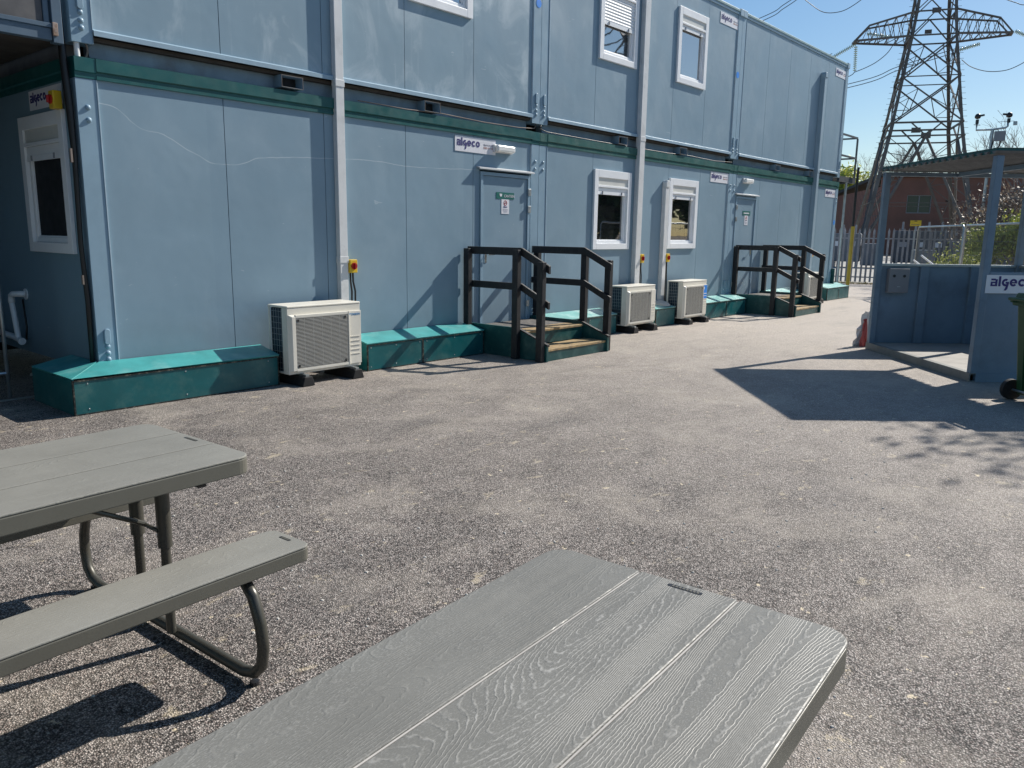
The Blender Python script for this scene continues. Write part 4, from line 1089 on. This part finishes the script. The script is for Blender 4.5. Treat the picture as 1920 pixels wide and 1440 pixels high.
# red and white folded sheet behind the shelter
t = thing('folded_barrier_sheet', 'crumpled red and white sheet propped behind the shelter', 'sheet', (9.1, -3.75, 0))
random.seed(5)
def crumple(x0, y0, dx, dy, w_, h_, mat, n=8):
    m = MB(); P = []
    for j in range(n + 1):
        row = []
        for i in range(n + 1):
            u, v = i / n, j / n
            tw = w_ * (1 - .8 * v); 
            row.append((x0 + dx * (tw * u + .5 * w_ * v) + random.uniform(-.02, .02), y0 + dy * (tw * u + .5 * w_ * v) + random.uniform(-.03, .03) + .05 * v, h_ * v + (random.uniform(-.02, .02) if j else 0)))
        P.append(row)
    for j in range(n):
        for i in range(n): m.quad(P[j][i], P[j][i + 1], P[j + 1][i + 1], P[j + 1][i])
    return m
crumple(8.95, -3.56, .5, -.5, .50, .50, MCLOTH).build('white_panel', MCLOTH, t)
crumple(8.96, -3.64, .5, -.5, .22, .40, MRED, 5).build('red_stripe', M('faded_red', (.30, .05, .05), .6), t)

# ------------------------------------------------------------------ palisade fence
def pale_mesh():
    m = MB()
    m.xz([(-.033, .06), (.033, .06), (.033, 1.77), (.012, 1.83), (.0, 1.88), (-.012, 1.83), (-.033, 1.77)], -.004, .004)
    m.box(-.006, .006, -.018, -.0041, .06, 1.68)
    return m
ft = thing('palisade_fence', 'grey steel palisade fence closing the far end of the yard', 'fence', (FP.x, FP.y, 0), math.atan2(FD.y, FD.x), world=False)
p0 = pale_mesh().build('pale', MPAL, ft)
p0.location = (-3.9, 0, 0)
for k in range(1, 92):
    c = p0.copy(); COL.objects.link(c); c.parent = ft; c.location = (-3.9 + k * .152, 0, 0); c.rotation_euler = (random.uniform(-.01, .01), random.uniform(-.008, .008), 0)
for z in (.22, 1.52): MB().box(-4.1, 10.2, .006, .045, z - .02, z + .02).build('rail', MPAL, ft)
for k in range(6): MB().box(-3.95 + k * 2.75, -3.85 + k * 2.75, .046, .11, 0, 1.75).build('post', MPAL, ft)
# grass strip at its foot
random.seed(3)
m = MB()
for k in range(2600):
    s_ = random.uniform(-5, 10); q = random.gauss(-.12, .22)
    p = FP + FD * s_ + FN * q; h = random.uniform(.02, .10); a = random.uniform(0, PI); wd = random.uniform(.006, .018)
    dx, dy = math.cos(a) * wd, math.sin(a) * wd; lx, ly = random.uniform(-.04, .04), random.uniform(-.04, .04)
    m.add([(p.x - dx, p.y - dy, 0), (p.x + dx, p.y + dy, 0), (p.x + lx, p.y + ly, h)], [(0, 1, 2)])
o = m.build('grass', leaf_mat('dry_grass', (.16, .14, .05), (.34, .30, .16), .2)); o['kind'] = 'stuff'; o['label'] = 'scrubby dry grass along the foot of the palisade fence'

# ------------------------------------------------------------------ mesh fence panels
def heras(label, p, q, h=1.84):
    p = Vector(p); q = Vector(q); d = q - p; ln = d.length
    t = thing('mesh_fence_panel', label, 'fence panel', (p.x, p.y, 0), math.atan2(d.y, d.x), 'temporary mesh fence panels', world=False)
    m = MB().tube([(.03, 0, .02), (.03, 0, h - .06), (.09, 0, h), (ln - .09, 0, h), (ln - .03, 0, h - .06), (ln - .03, 0, .02)], .021, 8); m.build('frame', MSTEEL, t, smooth='all')
    MB().tube([(.03, 0, .2), (ln - .03, 0, .2)], .018, 8).build('bottom_rail', MSTEEL, t)
    w_ = MB(); n = int((ln - .1) / .045)
    for k in range(n): x = .06 + k * .045; w_.box(x, x + .0035, -.002, .002, .2, h - .02)
    for z in (.35, .6, .9, 1.2, 1.5, 1.72): w_.box(.04, ln - .04, -.0045, -.002, z, z + .006)
    w_.build('wire_mesh', MWIRE, t)
    MB().box(-.12, .12, -.35, .35, 0.001, .12).build('foot_block', MCONC, t, bevel=.02)
    return t
H1 = (20.49, -1.37, 0); H2 = (17.39, -3.09, 0); H3 = (14.32, -4.67, 0)
heras('farthest mesh fence panel, next to the palisade fence', H1, H2)
heras('middle mesh fence panel with the bush growing behind', (17.33, -3.12, 0), (14.38, -4.64, 0))
heras('nearest mesh fence panel, behind the shelter corner post', (14.26, -4.70, 0), (11.9, -6.9, 0))
# white stay poles leaning by the mesh panels
for k, (a, b) in enumerate((((15.66, -2.69, 1.19), (15.95, -3.05, .86)), ((15.64, -2.55, 1.09), (15.87, -2.8, .86)), ((15.6, -2.45, .98), (15.78, -2.6, .86)))):
    o = MB().tube([a, b, (b[0] + (b[0] - a[0]) * 1.0, b[1] + (b[1] - a[1]) * 1.0, max(.02, b[2] - (a[2] - b[2]) * 1.0))], .018, 8).build('stay_pole', MWHITE)
    tag(o, 'white pole leaning behind the low shelter wall', 'pole', 'three white leaning poles')

# ------------------------------------------------------------------ things beyond the fence
def cabinet(label, s_, q, w_, d_, h_, mat):
    p = FP + FD * s_ + FN * q
    t = thing('equipment_cabinet', label, 'cabinet', (p.x, p.y, .004), math.atan2(FD.y, FD.x), 'grey equipment cabinets beyond the fence', world=False)
    MB().box(0, w_, 0, d_, .1, h_).build('housing', mat, t, bevel=.02)
    MB().box(.05, w_ - .05, .03, d_ - .03, 0, .0999).build('base', MDARK, t)
    for k in range(2):
        a = .04 + k * w_ / 2; b = w_ / 2 * (k + 1) - .04
        dd = MB().box(a, b, -.015, -.0005, .16, h_ - .1).build('door', mat, t, bevel=.006)
        for z in (.25, .35): MB().box(a + .1, a + .28, -.022, -.0155, z, z + .05).build('vent', MDARK, dd)
MCAB = M('cabinet_grey', (.20, .25, .28), .5, var=.1)
MCAB2 = M('cabinet_pale', (.48, .53, .58), .5, var=.08)
cabinet('grey cabinet behind the palisade, left of the shelter post', 1.1, 1.4, .75, .5, 1.15, MCAB)
cabinet('wide grey cabinet behind the palisade right of the shelter post', 2.45, 1.5, 1.0, .6, 1.15, MCAB)
cabinet('tall pale cabinet seen through the mesh panel', 5.0, 1.6, .9, .6, 1.7, MCAB2)
# dark scrap and low machinery silhouettes
MMACH = M('machine_dark', (.06, .065, .08), .5, var=.4, vs=3); MMACH2 = M('machine_grey', (.15, .16, .18), .5, var=.2, vs=2)
mk_lab = ['dark switchgear unit behind the left of the palisade', 'dark switchgear unit behind the middle of the palisade', 'dark switchgear unit behind the shelter opening', 'dark switchgear unit farthest right beyond the fence', 'dark switchgear unit hidden furthest left beyond the cabins']
for k, s_ in enumerate((-3.6, .4, 4.4, 8.4, -7.4)):
    p = FP + FD * s_ + FN * (15.5 + (k % 2) * .8)
    t = thing('switchgear', mk_lab[k], 'machine', (p.x, p.y, .004), math.atan2(FD.y, FD.x), 'dark switchgear units in the concrete yard', world=False)
    h_ = 1.75 + (k * 7 % 3) * .18
    MB().box(0, 2.5, 0, 1.2, .30, h_).build('housing', MMACH if k % 2 else MMACH2, t, bevel=.05)
    MB().box(2.55, 3.6, .1, 1.1, .12, h_ - .5).build('housing', MMACH2, t, bevel=.05)
    for x in (.1, 1.2, 2.3): MB().box(x, x + .12, .1, 1.1, .0, .299).build('leg', MPAL, t)
    for x in (.3, 1.1, 1.9): MB().box(x, x + .35, -.02, -.0005, 1.1, 1.35).build('plate', MSIGN if x > 1 else MPAL, t)
    for x in (.4, 1.0, 1.6, 2.2): MB().tube([(x, .5, h_), (x, .5, h_ + .45)], [.06, .04], 8).build('bushing', MPAL, t)

# brick building
BL = Vector((96.66, 26.5)); BC = Vector((78.75, 16.81)); BR = Vector((90.0, -12))
BR = BC + (Vector((83.85, 8.19)) - BC).normalized() * 45
t = thing('brick_building', 'long dark red brick building behind the pylon', 'building', (BC.x, BC.y, 0), math.atan2((BR - BC).y, (BR - BC).x), world=False)
ht = 7.25; lb = 45; db = 22
op = [(2.4, 4.6, 3.9, 5.6), (9.6, 11.0, 3.9, 5.6), (24, 26, 3.9, 5.6)]
m = MB(); xs = [0]
x = 0
for (a, b, c, d) in op:
    m.box(x, a, 0, .3, 0, ht); m.box(a, b, 0, .3, 0, c); m.box(a, b, 0, .3, d, ht); x = b
m.box(x, lb, 0, .3, 0, ht); m.box(0, .3, .3, db, 0, ht - .9); m.build('wall', MBRICK, t)
for (a, b, c, d) in op:
    f = MB(); f.box(a, a + .08, .1, .2, c, d); f.box(b - .08, b, .1, .2, c, d); f.box(a + .08, b - .08, .1, .2, c, c + .08); f.box(a + .08, b - .08, .1, .2, d - .08, d); f.box((a + b) / 2 - .04, (a + b) / 2 + .04, .1, .2, c + .08, d - .08)
    f = f.build('window', MGREYBOX, t); MB().quad((a + .08, .16, c + .08), (b - .08, .16, c + .08), (b - .08, .16, d - .08), (a + .08, .16, d - .08)).build('pane', MGLASSI, f)
MB().hexa([(-.3, -.3, ht), (lb, -.3, ht), (lb, db, ht - .9), (-.3, db, ht - .9), (-.3, -.3, ht + .3), (lb, -.3, ht + .3), (lb, db, ht - .6), (-.3, db, ht - .6)]).build('roof', M('roof_dark', (.045, .043, .045), .8), t)
for (a, b) in ((13.0, 14.6), (5.8, 6.9)): MB().box(a, b, -.05, -.001, 5.0, 5.12).build('ledge', MDARK, t)
s2 = FP + FD * .0; 
t = thing('warning_sign', 'small yellow warning sign on the fence top', 'sign', (25.2, -.1, 0), math.atan2(FD.y, FD.x), world=False)
MB().box(-.16, .16, -.01, .0, 1.93, 2.11).build('plate', MYEL, t)
MB().xz([(-.06, 2.075), (.06, 2.075), (0, 2.105)], -.013, -.0105).build('symbol', MBLACKG, t)
m = MB()
for k in range(6): m.box(-.12 + k * .04, -.12 + k * .04 + .026, -.0125, -.0105, 1.965, 1.99)
m.build('print', MRUST, t)
MB().box(-.015, .015, .0005, .03, 0, 2.1).build('post', MSTEEL, t)

# ------------------------------------------------------------------ CCTV mast
CP = Vector((24.73, -2.03, 0))
cr = Vector((.25, -.968, 0)).normalized()
t = thing('camera_mast', 'grey pole with two black cameras on a cross arm', 'camera mast', CP, math.atan2(cr.y, cr.x), world=False)
MB().tube([(0, 0, 0), (0, 0, 4.72)], .045, 10).build('pole', MSTEEL, t, smooth=True)
MB().bar((-.13, 0, 4.0), (-.03, 0, 4.68), .02).build('strut', MSTEEL, t)
MB().tube([(-.42, 0, 4.90), (-.42, 0, 4.72), (.0, 0, 4.72), (.33, 0, 4.76), (.37, 0, 4.80), (.37, 0, 4.95)], .028, 8).build('cross_arm', MSTEEL, t, smooth='all')
MB().box(.05, .34, -.12, -.04, 4.38, 4.66).build('control_box', MGREYBOX, t, bevel=.01)
MB().tube([(.05, -.06, 4.38), (.02, -.06, 4.2), (.04, -.06, 4.05)], .02, 6).build('cable', MCABLE, t, smooth='all')
MB().tube([(.25, -.06, 4.38), (.22, -.09, 4.25), (.12, -.06, 4.15)], .015, 6).build('cable', MCABLE, t, smooth='all')
for x, s in ((-.42, 1), (.38, -1)):
    c_ = MB().tube([(x, 0, 4.90), (x, 0, 5.02)], .045, 10).build('camera_head', MBLACKG, t, smooth=True)
    MB().dome((x, 0, 5.10), (0, 0, 1), .085, 1.1).dome((x, 0, 5.10), (0, 0, -1), .085, .8).build('camera_body', MBLACKG, c_, smooth='all')
    MB().bar((x + .03, 0, 5.12), (x + .17 * s, -.03, 5.14), .05).build('lens_hood', MBLACKG, c_)
MB().bar((-.50, 0, 4.88), (-.33, 0, 4.86), .10, .01).build('plate', MSTEEL, t)
MB().bar((.10, 0, 4.93), (.52, 0, 4.94), .02, .012).build('plate', MSTEEL, t)
MB().box(.50, .60, -.04, .04, 4.82, 4.93).build('floodlight', MSTEEL, t, bevel=.01)

# ------------------------------------------------------------------ pylons
def pylon(label, center, th_dir, rightv, group=None):
    """th: rotation so local x is the cross-arm direction"""
    t = thing('electricity_pylon', label, 'pylon', center, th_dir, group, world=False)
    def hw(z):
        pts = [(0, 4.15), (10.2, 2.46), (16.6, 1.60), (19.5, 1.30), (27, .85), (33, .62), (38, .10)]
        for (a, b), (c, d) in zip(pts[:-1], pts[1:]):
            if z <= c: return b + (d - b) * (z - a) / (c - a)
        return .1
    def P(sx, sy, z, f=1.0): h = hw(z); return Vector((sx * h * f, sy * h * f, z))
    lv = [0, 4.2, 8.0, 10.2, 13.6, 16.6, 18.35, 21, 23.5, 25, 26.6, 29, 31.2, 32.6, 36, 38]
    for sx in (-1, 1):
        for sy in (-1, 1):
            m = MB()
            for a, b in zip(lv[:-1], lv[1:]):
                wd = .25 if a < 10 else .21 if a < 19 else .15
                # angle section: two plates
                p, q = P(sx, sy, a), P(sx, sy, b)
                m.bar(p, q, .035, wd, up=(sx, 0, 0)) if False else None
                m.hexa([p, p + Vector((-sx * wd, 0, 0)), p + Vector((-sx * wd, -sy * .03, 0)), p + Vector((0, -sy * .03, 0)), q, q + Vector((-sx * wd, 0, 0)), q + Vector((-sx * wd, -sy * .03, 0)), q + Vector((0, -sy * .03, 0))])
                m.hexa([p, p + Vector((0, -sy * wd, 0)), p + Vector((-sx * .03, -sy * wd, 0)), p + Vector((-sx * .03, 0, 0)), q, q + Vector((0, -sy * wd, 0)), q + Vector((-sx * .03, -sy * wd, 0)), q + Vector((-sx * .03, 0, 0))])
            m.build('leg', MPYL, t)
    br = MB(); b2 = MB()
    def face(a, b, z0, z1, f0=None):
        pass
    faces = [((-1, -1), (1, -1)), ((1, -1), (1, 1)), ((1, 1), (-1, 1)), ((-1, 1), (-1, -1))]
    def lerp(p, q, s): return p + (q - p) * s
    for fi, (A, B) in enumerate(faces):
        a = lambda z: P(A[0], A[1], z); b = lambda z: P(B[0], B[1], z)
        mid = lambda z: (a(z) + b(z)) / 2
        # lower K frame
        br.bar(a(.4), mid(9.2), .17); br.bar(b(.4), mid(9.2), .17)
        br.bar(a(9.2), b(9.2), .11); br.bar(a(10.2), b(10.2), .13)
        br.bar(mid(9.2), lerp(a(10.2), b(10.2), .72), .10) ; br.bar(mid(9.2), lerp(a(10.2), b(10.2), .28), .10)
        if fi == 0: br.add(*plate(mid(9.2), .34))
        if fi == 2: br.add(*plate(mid(10.2), .34))
        for s, e in ((.32, 3.2), (.62, 6.0), (.82, 8.0)):
            for c in (a, b):
                q = lerp(c(.4), mid(9.2), s)
                b2.bar(c(e), q, .05); b2.bar(c(e - 1.6), q, .05); b2.bar(q, c(min(9.2, e + 1.9)), .05)
        # X panels
        for z0, z1 in ((10.2, 13.6), (13.6, 16.6), (18.35, 21), (21, 23.5), (26.6, 29), (29, 31.2), (32.6, 36)):
            w_ = .10 if z0 < 18 else .07
            br.bar(a(z0), b(z1), w_); br.bar(b(z0), a(z1), w_)
            if z0 < 18:
                for c, d in ((a, b), (b, a)):
                    zz = z0 + (z1 - z0) * .5
                    q1 = lerp(c(z0), d(z1), .27); q2 = lerp(c(z1), d(z0), .27)
                    b2.bar(c(zz), q1, .042); b2.bar(c(zz), q2, .042); b2.bar(q1, c(z0 + .9), .05); b2.bar(q1, q2, .05)
        for z in (13.6, 16.6, 18.35, 25, 26.6, 31.2, 32.6): br.bar(a(z), b(z), .10 if z in (16.6, 18.35) else .07)
        for z0, z1 in ((16.6, 18.35), (25, 26.6), (23.5, 25), (31.2, 32.6)):
            br.bar(a(z0), mid(z1), .08); br.bar(b(z0), mid(z1), .08)
        if fi == 0: br.add(*plate(mid(18.35), .30))
        if fi == 2: br.add(*plate(mid(17.5), .25))
    # gusset plates where arms meet
    br.add(b2.v, b2.f); br.build('bracing', MPYLB, t)
    # cross arms
    for zb, zt, ln in ((16.6, 18.35, 5.45), (25.0, 26.6, 6.6), (31.2, 32.6, 4.6)):
        for s in (-1, 1):
            m = MB(); h0, h1 = hw(zb), hw(zt)
            tipz = zb - .05; nose = .42; tx = s * ln; ex = s * (ln - .95); ez = zb + 1.15; tipz = zb + .10
            n = 5
            for sy in (-1, 1):
                b0 = Vector((s * h0, sy * h0, zb)); b1 = Vector((tx, sy * nose, tipz)); t0_ = Vector((s * h1, sy * h1, zt)); t1_ = Vector((ex, sy * nose * 1.15, ez))
                m.bar(b0, b1, .14); m.bar(t0_, t1_, .12); m.bar(t1_, b1, .09)
                for k in range(n):
                    u0, u1 = k / n, (k + 1) / n
                    bb0, bb1 = lerp(b0, b1, u0 * .86), lerp(b0, b1, u1 * .86); tt1 = lerp(t0_, t1_, u1)
                    m.bar(bb0, tt1, .04); m.bar(bb1, tt1, .035)
            for k in range(6):
                u = k / 5
                p = lerp(Vector((s * h0, -h0, zb)), Vector((tx, -nose, tipz)), u); q = lerp(Vector((s * h0, h0, zb)), Vector((tx, nose, tipz)), u)
                m.bar(p, q, .07)
                if k < 5:
                    u2 = (k + 1) / 5; q2 = lerp(Vector((s * h0, h0, zb)), Vector((tx, nose, tipz)), u2); m.bar(p, q2, .04)
                p = lerp(Vector((s * h1, -h1, zt)), Vector((ex, -nose * 1.15, ez)), u); q = lerp(Vector((s * h1, h1, zt)), Vector((ex, nose * 1.15, ez)), u); m.bar(p, q, .05)
            m.bar((tx - s * .1, -nose * 1.3, tipz), (tx + s * .02, nose * 1.3, tipz), .22, .14)
            m.build('cross_arm', MPYL, t)
    # step bolts up two legs
    m = MB()
    for k in range(70):
        z = 3 + k * .42; p = P(1, -1, z); m.bar(p, p + Vector((.26, 0, 0)), .022); p = P(-1, 1, z); m.bar(p, p + Vector((-.26, 0, 0)), .022)
    m.build('step_bolts', MPYLB, t)
    for z in (4.2,):
        m = MB()
        for A, B in faces:
            for s in (0,):
                a_, b__ = P(A[0], A[1], z, 1.03), P(B[0], B[1], z, 1.03); m.bar(a_, b__, .04)
        m.build('anti_climb_wire', MPYLB, t)
    return t
def plate(c, r):
    c = Vector(c); n = 8
    vs = [c + Vector((0, 0, 0))]
    h = MB().box(c.x - r, c.x + r, c.y - .02, c.y + .02, c.z - r * .6, c.z + r * .6) if abs(c.y) > abs(c.x) else MB().box(c.x - .02, c.x + .02, c.y - r, c.y + r, c.z - r * .6, c.z + r * .6)
    return h.v, h.f
PC = Vector((66.92, 10.82, 0))
Rw = Vector((.2487, -.9686, 0)); Fw = Vector((.9686, .2487, 0)); th8 = rad(8.4)
e1 = Rw * math.cos(th8) + Fw * math.sin(th8)
PA = math.atan2(e1.y, e1.x)
py1 = pylon('tall steel lattice pylon against the sky at the right', PC, PA, None)
py2 = copy_tree(py1); py2.location = (44, -23, 0); py2.rotation_euler = (0, 0, rad(20)); py2['label'] = 'second lattice pylon outside the view, mirrored in the upper windows'

# insulator strings and conductors
def string(label, p, q, n=13, r=.155):
    p = Vector(p); q = Vector(q); d = (q - p)
    t = thing('insulator_string', label, 'insulator', p, group='glass insulator strings on the pylon')
    MB().tube([p, q], .02, 6).build('rod', MWIRE, t)
    m = MB(); dn = d.normalized()
    for k in range(n):
        c = p + d * ((k + .7) / (n + .6))
        m.tube([c - dn * .055, c - dn * .02, c + dn * .02, c + dn * .05], [.04, r, r * .8, .035], 10)
    m.build('disc', MINS, t, smooth='all')
string('insulator string from the left arm tip toward the cabins', (65.41, 15.88, 16.69), (64.85, 17.49, 15.76), 14)
string('insulator string hanging straight down from the left arm tip', (65.41, 15.87, 16.53), (65.45, 15.80, 14.55), 12)
string('insulator string lying across the left arm', (65.64, 15.21, 17.4), (66.18, 13.46, 16.98), 14)
string('insulator string below the right arm', (67.69, 7.53, 15.98), (67.39, 8.87, 15.65), 12)
string('insulator string from the right arm tip, cut by the frame', (68.09, 5.44, 16.65), (68.33, 3.98, 15.87), 14)
def wire(label, pts, r=.03, twin=.0):
    def cat(pts, n=8):
        out = []
        P = [Vector(p) for p in pts]; P = [P[0] * 2 - P[1]] + P + [P[-1] * 2 - P[-2]]
        for i in range(1, len(P) - 2):
            for k in range(n):
                s = k / n
                out.append(.5 * ((2 * P[i]) + (P[i + 1] - P[i - 1]) * s + (2 * P[i - 1] - 5 * P[i] + 4 * P[i + 1] - P[i + 2]) * s * s + (3 * P[i] - P[i - 1] - 3 * P[i + 1] + P[i + 2]) * s ** 3))
        out.append(P[-2]); return out
    t = thing('power_line', label, 'power line', pts[0])
    c = cat(pts)
    MB().tube(c, r, 5).build('conductor', MWIRE, t)
    if twin: MB().tube([p + Vector((0, 0, twin)) for p in c], r, 5).build('conductor', MWIRE, t)
    return t
wire('looping cable from the hanging insulator up to the left arm', [(65.45, 15.80, 14.55), (65.71, 14.99, 14.87), (65.93, 14.29, 15.26), (66.14, 13.61, 15.89), (66.28, 13.15, 16.75)])
wire('cable falling from the hanging insulator behind the cabins', [(65.45, 15.8, 14.55), (65.31, 16.3, 14.2), (64.3, 19.2, 12.9), (61, 27, 10.6)])
wire('twin cables leaving the left insulator toward the cabins', [(64.85, 17.49, 15.76), (63.5, 21.5, 14.6), (58, 36, 11.5)], twin=.3)
wire('twin cables passing behind the pylon legs', [(61.5, 30, 11.2), (65.33, 16.11, 13.4), (66.39, 12.77, 14.5), (67.6, 8.9, 15.6)], twin=.28)
wire('looping cable below the right arm', [(67.45, 8.62, 14.94), (67.59, 7.98, 14.39), (67.78, 7.08, 14.01), (67.95, 6.23, 13.9), (68.1, 5.41, 14.01), (68.26, 4.47, 14.49), (68.4, 3.6, 15.2)])
wire('twin cables entering from the top left of the sky', [(58, 32, 15.2), (62.57, 23.0, 18.75), (63.38, 21.18, 19.75), (64.06, 19.55, 20.95), (65, 16.5, 23.5)], twin=.3)
wire('drooping loop at the top edge of the sky', [(63.6, 20.6, 21.6), (63.83, 20.11, 20.7), (64.16, 19.3, 19.92), (64.54, 18.32, 19.24), (64.95, 17.2, 19.19), (65.26, 16.31, 19.58), (65.56, 15.45, 20.3), (65.8, 14.6, 21.5)])
wire('cable loop cut by the top right corner', [(67.8, 6.9, 19.8), (67.9, 6.46, 19.09), (68.06, 5.59, 18.61), (68.18, 4.92, 18.38), (68.4, 3.2, 18.4)])
wire('twin cables leaving the right arm tip', [(68.33, 3.98, 15.87), (69, 0, 14.9), (71, -12, 13)], twin=.3)

# ------------------------------------------------------------------ trees and bushes
def grow(seed, base, h, levels, spread, thick, up=.3, kids_n=(3, 4), shrink=.68):
    rnd = random.Random(seed); segs = []; tips = []
    def rec(p, d, ln, r, lv):
        pts = [p]; rs = [r]; q = p; dd = d
        for k in range(3):
            dd = (dd + Vector((rnd.gauss(0, .12), rnd.gauss(0, .12), rnd.gauss(0, .06) + up * .12))).normalized()
            q = q + dd * ln / 3; pts.append(q); rs.append(r * (1 - .16 * (k + 1)))
        segs.append((pts, rs))
        if lv == 0: tips.append((q, dd)); return
        if lv <= 2: tips.append((pts[1], dd)); tips.append((pts[2], dd))
        for k in range(rnd.randint(*kids_n)):
            a = rnd.uniform(0, 2 * PI); s = spread * rnd.uniform(.6, 1.25)
            o_ = dd.orthogonal().normalized(); o2 = dd.cross(o_)
            nd = (dd + (o_ * math.cos(a) + o2 * math.sin(a)) * s + Vector((0, 0, up * .4))).normalized()
            rec(pts[rnd.choice((2, 3, 3))], nd, ln * shrink * rnd.uniform(.8, 1.15), r * .58, lv - 1)
    rec(Vector(base), Vector((rnd.gauss(0, .05), rnd.gauss(0, .05), 1)).normalized(), h * .34, thick, levels)
    return segs, tips
def tree(name, label, cat, base, h, seed, levels=4, spread=.75, thick=.12, leaf=None, nleaf=0, size=.08, cl=.35, group=None, bark=None, sides=5, **kw):
    b = Vector(base); segs, tips = grow(seed, (0, 0, 0), h, levels, spread, thick, **kw)
    t = thing(name, label, cat, b, group=group, world=False)
    m = MB(); m.tube(*segs[0], n=10); m.build('trunk', bark or MBARK, t, smooth='all')
    m = MB()
    for pts, rs in segs[1:]: m.tube(pts, rs, n=sides, cap=False)
    m.build('branches', bark or MBARK, t)
    if leaf:
        rnd = random.Random(seed + 5); m = MB()
        if name == 'bush': tips = rnd.sample(tips, max(8, int(len(tips) * .4)))
        for i in range(nleaf):
            p, d = rnd.choice(tips)
            c = p + Vector((rnd.gauss(0, cl), rnd.gauss(0, cl), rnd.gauss(0, cl * .8)))
            a = Vector((rnd.gauss(0, 1), rnd.gauss(0, 1), rnd.gauss(0, 1))).normalized(); b2 = a.orthogonal().normalized(); s = size * rnd.uniform(.6, 1.3)
            m.add([c - a * s, c + b2 * s * .5, c + a * s, c - b2 * s * .5], [(0, 1, 2, 3)])
        m.build('crown', leaf, t)
    return t
# behind the mesh panels
tree('bush', 'bright yellow-green bush behind the mesh fence panels', 'bush', (22.4, -3.3, 0), 2.6, 21, 4, .9, .05, MLEAFY, 5600, .055, .15, bark=MTWIG, up=.15)
tree('bush', 'yellow-green bush at the right edge behind the mesh panel', 'bush', (23.9, -4.0, 0), 3.0, 33, 4, .95, .05, MLEAFY, 5000, .05, .15, bark=MTWIG, up=.1)
tree('bush', 'low leafy bush by the foot of the middle mesh panel', 'bush', (20.6, -2.35, 0), 1.5, 37, 3, .95, .04, MLEAFY, 1800, .045, .20, bark=MTWIG, up=.1)
tree('bush', 'tangled brown bush with dry leaves above the yellow-green one', 'bush', (24.6, -3.3, 0), 4.2, 45, 4, .8, .07, MLEAFB, 4200, .055, .34, bark=MTWIG, up=.2)
tree('bare_tree', 'bare twiggy tree rising above the shelter roof corner', 'tree', (26.8, -2.7, 0), 7.6, 52, 5, .62, .08, None, bark=MTWIG, up=.35, sides=4)
tree('bare_tree', 'bare twiggy tree behind the camera mast', 'tree', (31.2, -2.8, 0), 8.2, 58, 5, .66, .08, None, bark=MTWIG, up=.35, sides=4)
tree('bush', 'dark hedge plant deep behind the mesh panels at the right', 'bush', (26.5, -5.0, 0), 3.6, 61, 4, .9, .06, MLEAFG, 5200, .07, .34, bark=MTWIG, up=.1)
# beyond the brick building
tree('bare_tree', 'bare tree framed between the pylon legs', 'tree', (108.4, 22.0, 0), 15.5, 71, 6, .72, .26, None, bark=MTWIG, up=.3, sides=3)
tree('bare_tree', 'smaller bare tree left of the framed one', 'tree', (110.0, 28.5, 0), 12.5, 77, 5, .75, .22, None, bark=MTWIG, up=.3, sides=3)
tree('leafy_tree', 'pale green tree above the brick building behind the landing', 'tree', (103, 29.5, 0), 11.5, 83, 4, .8, .25, MLEAFY, 5200, .30, .75)
tree('leafy_tree', 'green tree showing past the far cabin end', 'tree', (98, 34.0, 0), 10.5, 89, 4, .8, .25, MLEAFG, 5200, .30, .75)
# beside the yard, out of frame: cast the dappled shadow and appear in window reflections
tree('leafy_tree', 'yard-side tree whose branches dapple the asphalt', 'tree', (11.0, -8.1, 0), 6.8, 95, 5, .8, .14, MLEAFG, 5200, .07, .34)
lab = ['first', 'second', 'third', 'fourth', 'fifth', 'sixth', 'seventh', 'eighth']
for k in range(8):
    x, y = 22 + 12.5 * k / 7 + (k % 2) * .8, -21 + 14.5 * k / 7
    tree('leafy_tree', 'dark boundary tree right of the view, %s counted from the near end' % lab[k], 'tree', (x, y, 0), 6.2 + (k * 37 % 5) * .35, 101 + k, 4, .85, .2, MLEAFG, 5200, .26, .7, group='trees along the yard edge')
for k, (x, y, h) in enumerate(((-9.5, -2.5, 8), (-10, -7, 8.5), (-10.5, -11.5, 8))):  # unseen trees added for window greenery and to dim the end wall
    tree('leafy_tree', ['added tree for the end window reflection, dimming the end wall', 'added middle tree left of the view beside the tables', 'added tree farthest behind the viewer on the left'][k], 'tree', (x, y, 0), h, 121 + k, 4, .85, .2, MLEAFG, 5200, .26, .7, group='trees left of the cabins')

# small loose stones and clay crumbs on the asphalt
random.seed(9)
m = MB()
for k in range(900):
    r_ = random.uniform(1.5, 14); a = random.uniform(rad(38), rad(98))
    x = C0.x + r_ * math.sin(a + rad(-22)); y = C0.y + r_ * math.cos(a + rad(-22))
    if y > -.5 or x > 16: continue
    s = random.uniform(.003, .009)
    m.dome((x, y, 0), (0, 0, 1), s, .7, 5, 2)
o = m.build('gravel', MCONC); o['kind'] = 'stuff'; o['label'] = 'loose grit scattered over the asphalt'
for o in bpy.data.objects:
    if '_w' in o: del o['_w']
